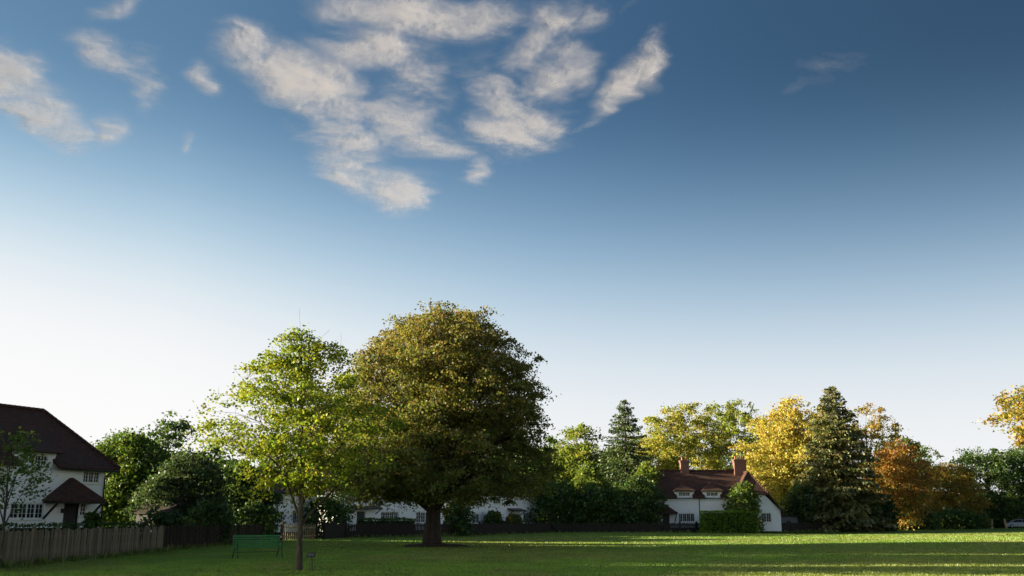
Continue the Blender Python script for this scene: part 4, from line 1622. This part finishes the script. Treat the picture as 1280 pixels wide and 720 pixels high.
# shrubs, bushes and clipped hedges
SH = 'shrubs in the far gardens'
for k, (px, Y, top, hw, base, pal, lab, nm) in enumerate((
        (700, 116, 606, 34, 0, DARK, 'dark spreading shrub behind the fence next to the second white cottage', 'shrub'),
        (748, 116, 612, 34, 0, DARK + GREEN[:1], 'dark shrub below the bright narrow tree', 'shrub'),
        (797, 116, 603, 31, 0, DARK, 'tall dark yew bush beside the far cottage porch', 'shrub'),
        (408, 88, 626, 30, 0, GREEN[:2] + DARK[:1], 'leafy green shrub left of the flat-canopied cottage', 'shrub'),
        (572, 94, 632, 17, 0, DARK, 'dark shrub directly behind the big trunk', 'shrub'),
        (617, 108, 640, 10, 0, GREEN, 'small bush with pale leaves under the second cottage windows', 'shrub'),
        (642, 110, 646, 11, 0, BROWN[:2] + GREEN[:1], 'low brownish bush in front of the second cottage door', 'shrub'),
        (930, 117, 611, 21, 0, GREEN[1:] + BROWN[:1], 'loose leggy shrub growing in front of the far cottage wing', 'shrub'),
        (1003, 127, 610, 24, 0, DARK + BROWN[1:2], 'russet and dark shrub behind the shed', 'shrub'),
        (1035, 128, 622, 28, 0, DARK, 'dark undergrowth bush at the foot of the old conifer', 'shrub'),
        (1072, 129, 618, 24, 0, DARK, 'dark bush between the old conifer and the round bush', 'shrub'),
        (1103, 131, 627, 18, 0, [((.018, .045, .012), 3), ((.030, .072, .018), 3), ((.05, .10, .02), 1)], 'rounded glossy green bush at the end of the far fence', 'shrub'),
        (1140, 155, 634, 28, 0, DARK, 'dark thicket under the red tree', 'shrub'),
        (1195, 162, 638, 32, 0, DARK + BROWN[:1], 'dark thicket under the yellow-brown tree', 'shrub'),
        (1245, 176, 624, 36, 0, DARK, 'dark thicket behind the verge posts', 'shrub'),
        (1300, 180, 622, 34, 0, DARK, 'dark thicket behind the parked car', 'shrub'),
        (205, 58, 640, 22, 0, DARK, 'dark low shrub by the small shed', 'shrub'),
        (262, 60, 632, 24, 0, DARK, 'dark low shrub behind the brown fence', 'shrub'),
        (318, 70, 632, 24, 0, DARK, 'dark shrub filling the gap behind the bench', 'shrub'),
        (116, 54, 643, 9, 0, GREEN[:2], 'small potted shrub beside the near house door', 'shrub'))):
    q = at(px, 655, Y)
    h_ = at(px, top, Y).z
    w_ = m_of(2 * hw, Y)
    make_shrub(nm, lab, (q.x, Y, 0), w_ * 1.05, min(w_, 5.0), h_, 200 + k, pal, n=int(1500 + 130 * w_ * h_), leaf=.10 + Y * .0016, group=SH, rough=.38)

make_hedge('hedge', 'clipped bright green hedge in front of the far cottage', (at(877, 660, 114).x, 113.6), (at(943, 660, 116).x, 115.6), 1.2, 2.35, 301, [((.13, .23, .022), 2), ((.17, .29, .03), 3), ((.22, .33, .036), 1)], leaf=.16, dens=110)
make_hedge('hedge', 'low clipped hedge in front of the flat-canopied white cottage', (-12.9, 86.0), (-9.0, 90.4), 1.0, 1.55, 302, GREEN[:2], leaf=.14, dens=90)
make_hedge('hedge', 'low dark hedge in front of the near white house windows', (-26.2, 46.5), (-20.9, 57.4), .9, 1.28, 303, DARK, leaf=.12, dens=80)

# neighbours outside the frame, left: their shade lies over the green
for k, (x, y, H, r, lab) in enumerate(((-46, 31.5, 10.4, 5.4, 'broad lime tree in the garden past the near house, lowest of three'), (-47, 40.2, 15.5, 6.0, 'lime tree past the near house, middle of three'), (-52, 49.5, 16.5, 5.0, 'tallest lime tree behind the near house'))):
    make_tree('tree', lab, 'tree', (x, y, 0), H, [(.15, r * .5), (.3, r * .95), (.5, r), (.7, r * .85), (.88, r * .5), (1, .3)], .35, GREEN, 400 + k, n_cl=260, per=40, leaf=.42, cl_r=1.3)


# fallen leaves under the crowns and blown over the lawn
def fallen_leaves():
    rs = np.random.RandomState(9)
    P = []
    for (cx, cy, sd, n) in ((BIG[0] + .5, BIG[1], 4.5, 1800), (-6.7, 31.7, 2.2, 350), (2, 60, 16, 500)):
        P.append(np.stack([cx + rs.randn(n) * sd, cy + rs.randn(n) * sd, np.full(n, .03)], -1))
    P = np.concatenate(P)
    P = P[(P[:, 1] > 24) & (P[:, 0] > -16.5)]
    P[:, 2] += .10 * np.sin(P[:, 0] * .11 + .6) * np.sin(P[:, 1] * .07) * smooth(P[:, 1], 34, 60)
    d = np.hypot(P[:, 0] - BIG[0], P[:, 1] - BIG[1])
    P[:, 2] +=   .17 * np.clip(1 - d / 2.0, 0, 1)
    col = pick_colors(len(P), rs, [((.16, .10, .03), 2), ((.20, .14, .035), 2), ((.11, .06, .025), 2)])
    me = quads_mesh('fallen_leaves', leaf_quads(P, np.full(len(P), .085), rs, 1.6), M['dry_leaf'], np.repeat(col, 4, 0))
    tag(link('fallen_leaves', me), 'fallen brown leaves on the grass under the trees', 'leaves', kind='stuff')


fallen_leaves()


# far woodland that closes the view under the garden trees
def far_woodland():
    rs = np.random.RandomState(19)
    n = 42000
    X = rs.rand(n) * 420 - 190
    Y = 205 + rs.rand(n) * 26 + np.abs(X - 20) * -.12
    top = 6.5 + 4.5 * fbm(X * .09 + 50, Y * .05, 81, 4) - 2.0
    Z = top * rs.rand(n) ** .8
    P = np.stack([X, Y, Z], -1)
    col = pick_colors(n, rs, DARK + GREEN[:1])
    me = quads_mesh('far_woodland', leaf_quads(P, np.full(n, .95), rs, .1), M['leaf'], np.repeat(col, 4, 0))
    tag(link('far_woodland', me), 'dark belt of woodland far behind the gardens', 'woodland', kind='stuff')


far_woodland()


# rough grass and weeds that the mower leaves along the fences
def weeds():
    rs = np.random.RandomState(29)
    runs = [((-16.9, 30.5), (-16.98, 49.7), 2600, .22), ((-17.2, 50.2), (-16.9, 69.6), 1500, .25), ((-13.5, 83.4), (-6.7, 90.4), 700, .25), ((-6.5, 90.6), (4.4, 109.4), 1100, .28),
            ((4.6, 109.5), (16.8, 112.4), 900, .28), ((16.9, 112.5), (33.4, 121.3), 1100, .28), ((33.6, 121.5), (47, 129.2), 900, .3)]
    co, col = [], []
    for a, b, n, h in runs:
        t = rs.rand(n)
        t = np.clip(t + .02 * np.sin(t * 90), 0, 1)
        x = a[0] + (b[0] - a[0]) * t + np.abs(rs.randn(n)) * .13
        y = a[1] + (b[1] - a[1]) * t - rs.rand(n) * .15
        hh = h * (.3 + rs.rand(n)) * (.4 + 1.2 * fbm(x * .8 + 60, y * .8 + 60, 91, 3))
        w_ = .02 + .00022 * y
        an = rs.rand(n) * 6.28
        base = np.stack([x, y, np.full(n, -.01)], -1)
        d = np.stack([np.cos(an) * w_, np.sin(an) * w_, 0 * x], -1)
        tip = base + np.stack([rs.randn(n) * .06, rs.randn(n) * .06, hh], -1)
        co.append(np.stack([base - d, base + d, tip], 1).reshape(-1, 3))
        c = pick_colors(n, rs, [((.10, .17, .02), 3), ((.15, .20, .03), 2), ((.24, .22, .07), 1)])
        col.append(np.repeat(c, 3, 0))
    me = quads_mesh('weeds', np.concatenate(co), M['blade'], np.concatenate(col), 3)
    tag(link('weeds', me), 'rough uncut grass along the foot of the fences', 'grass', kind='stuff')


weeds()
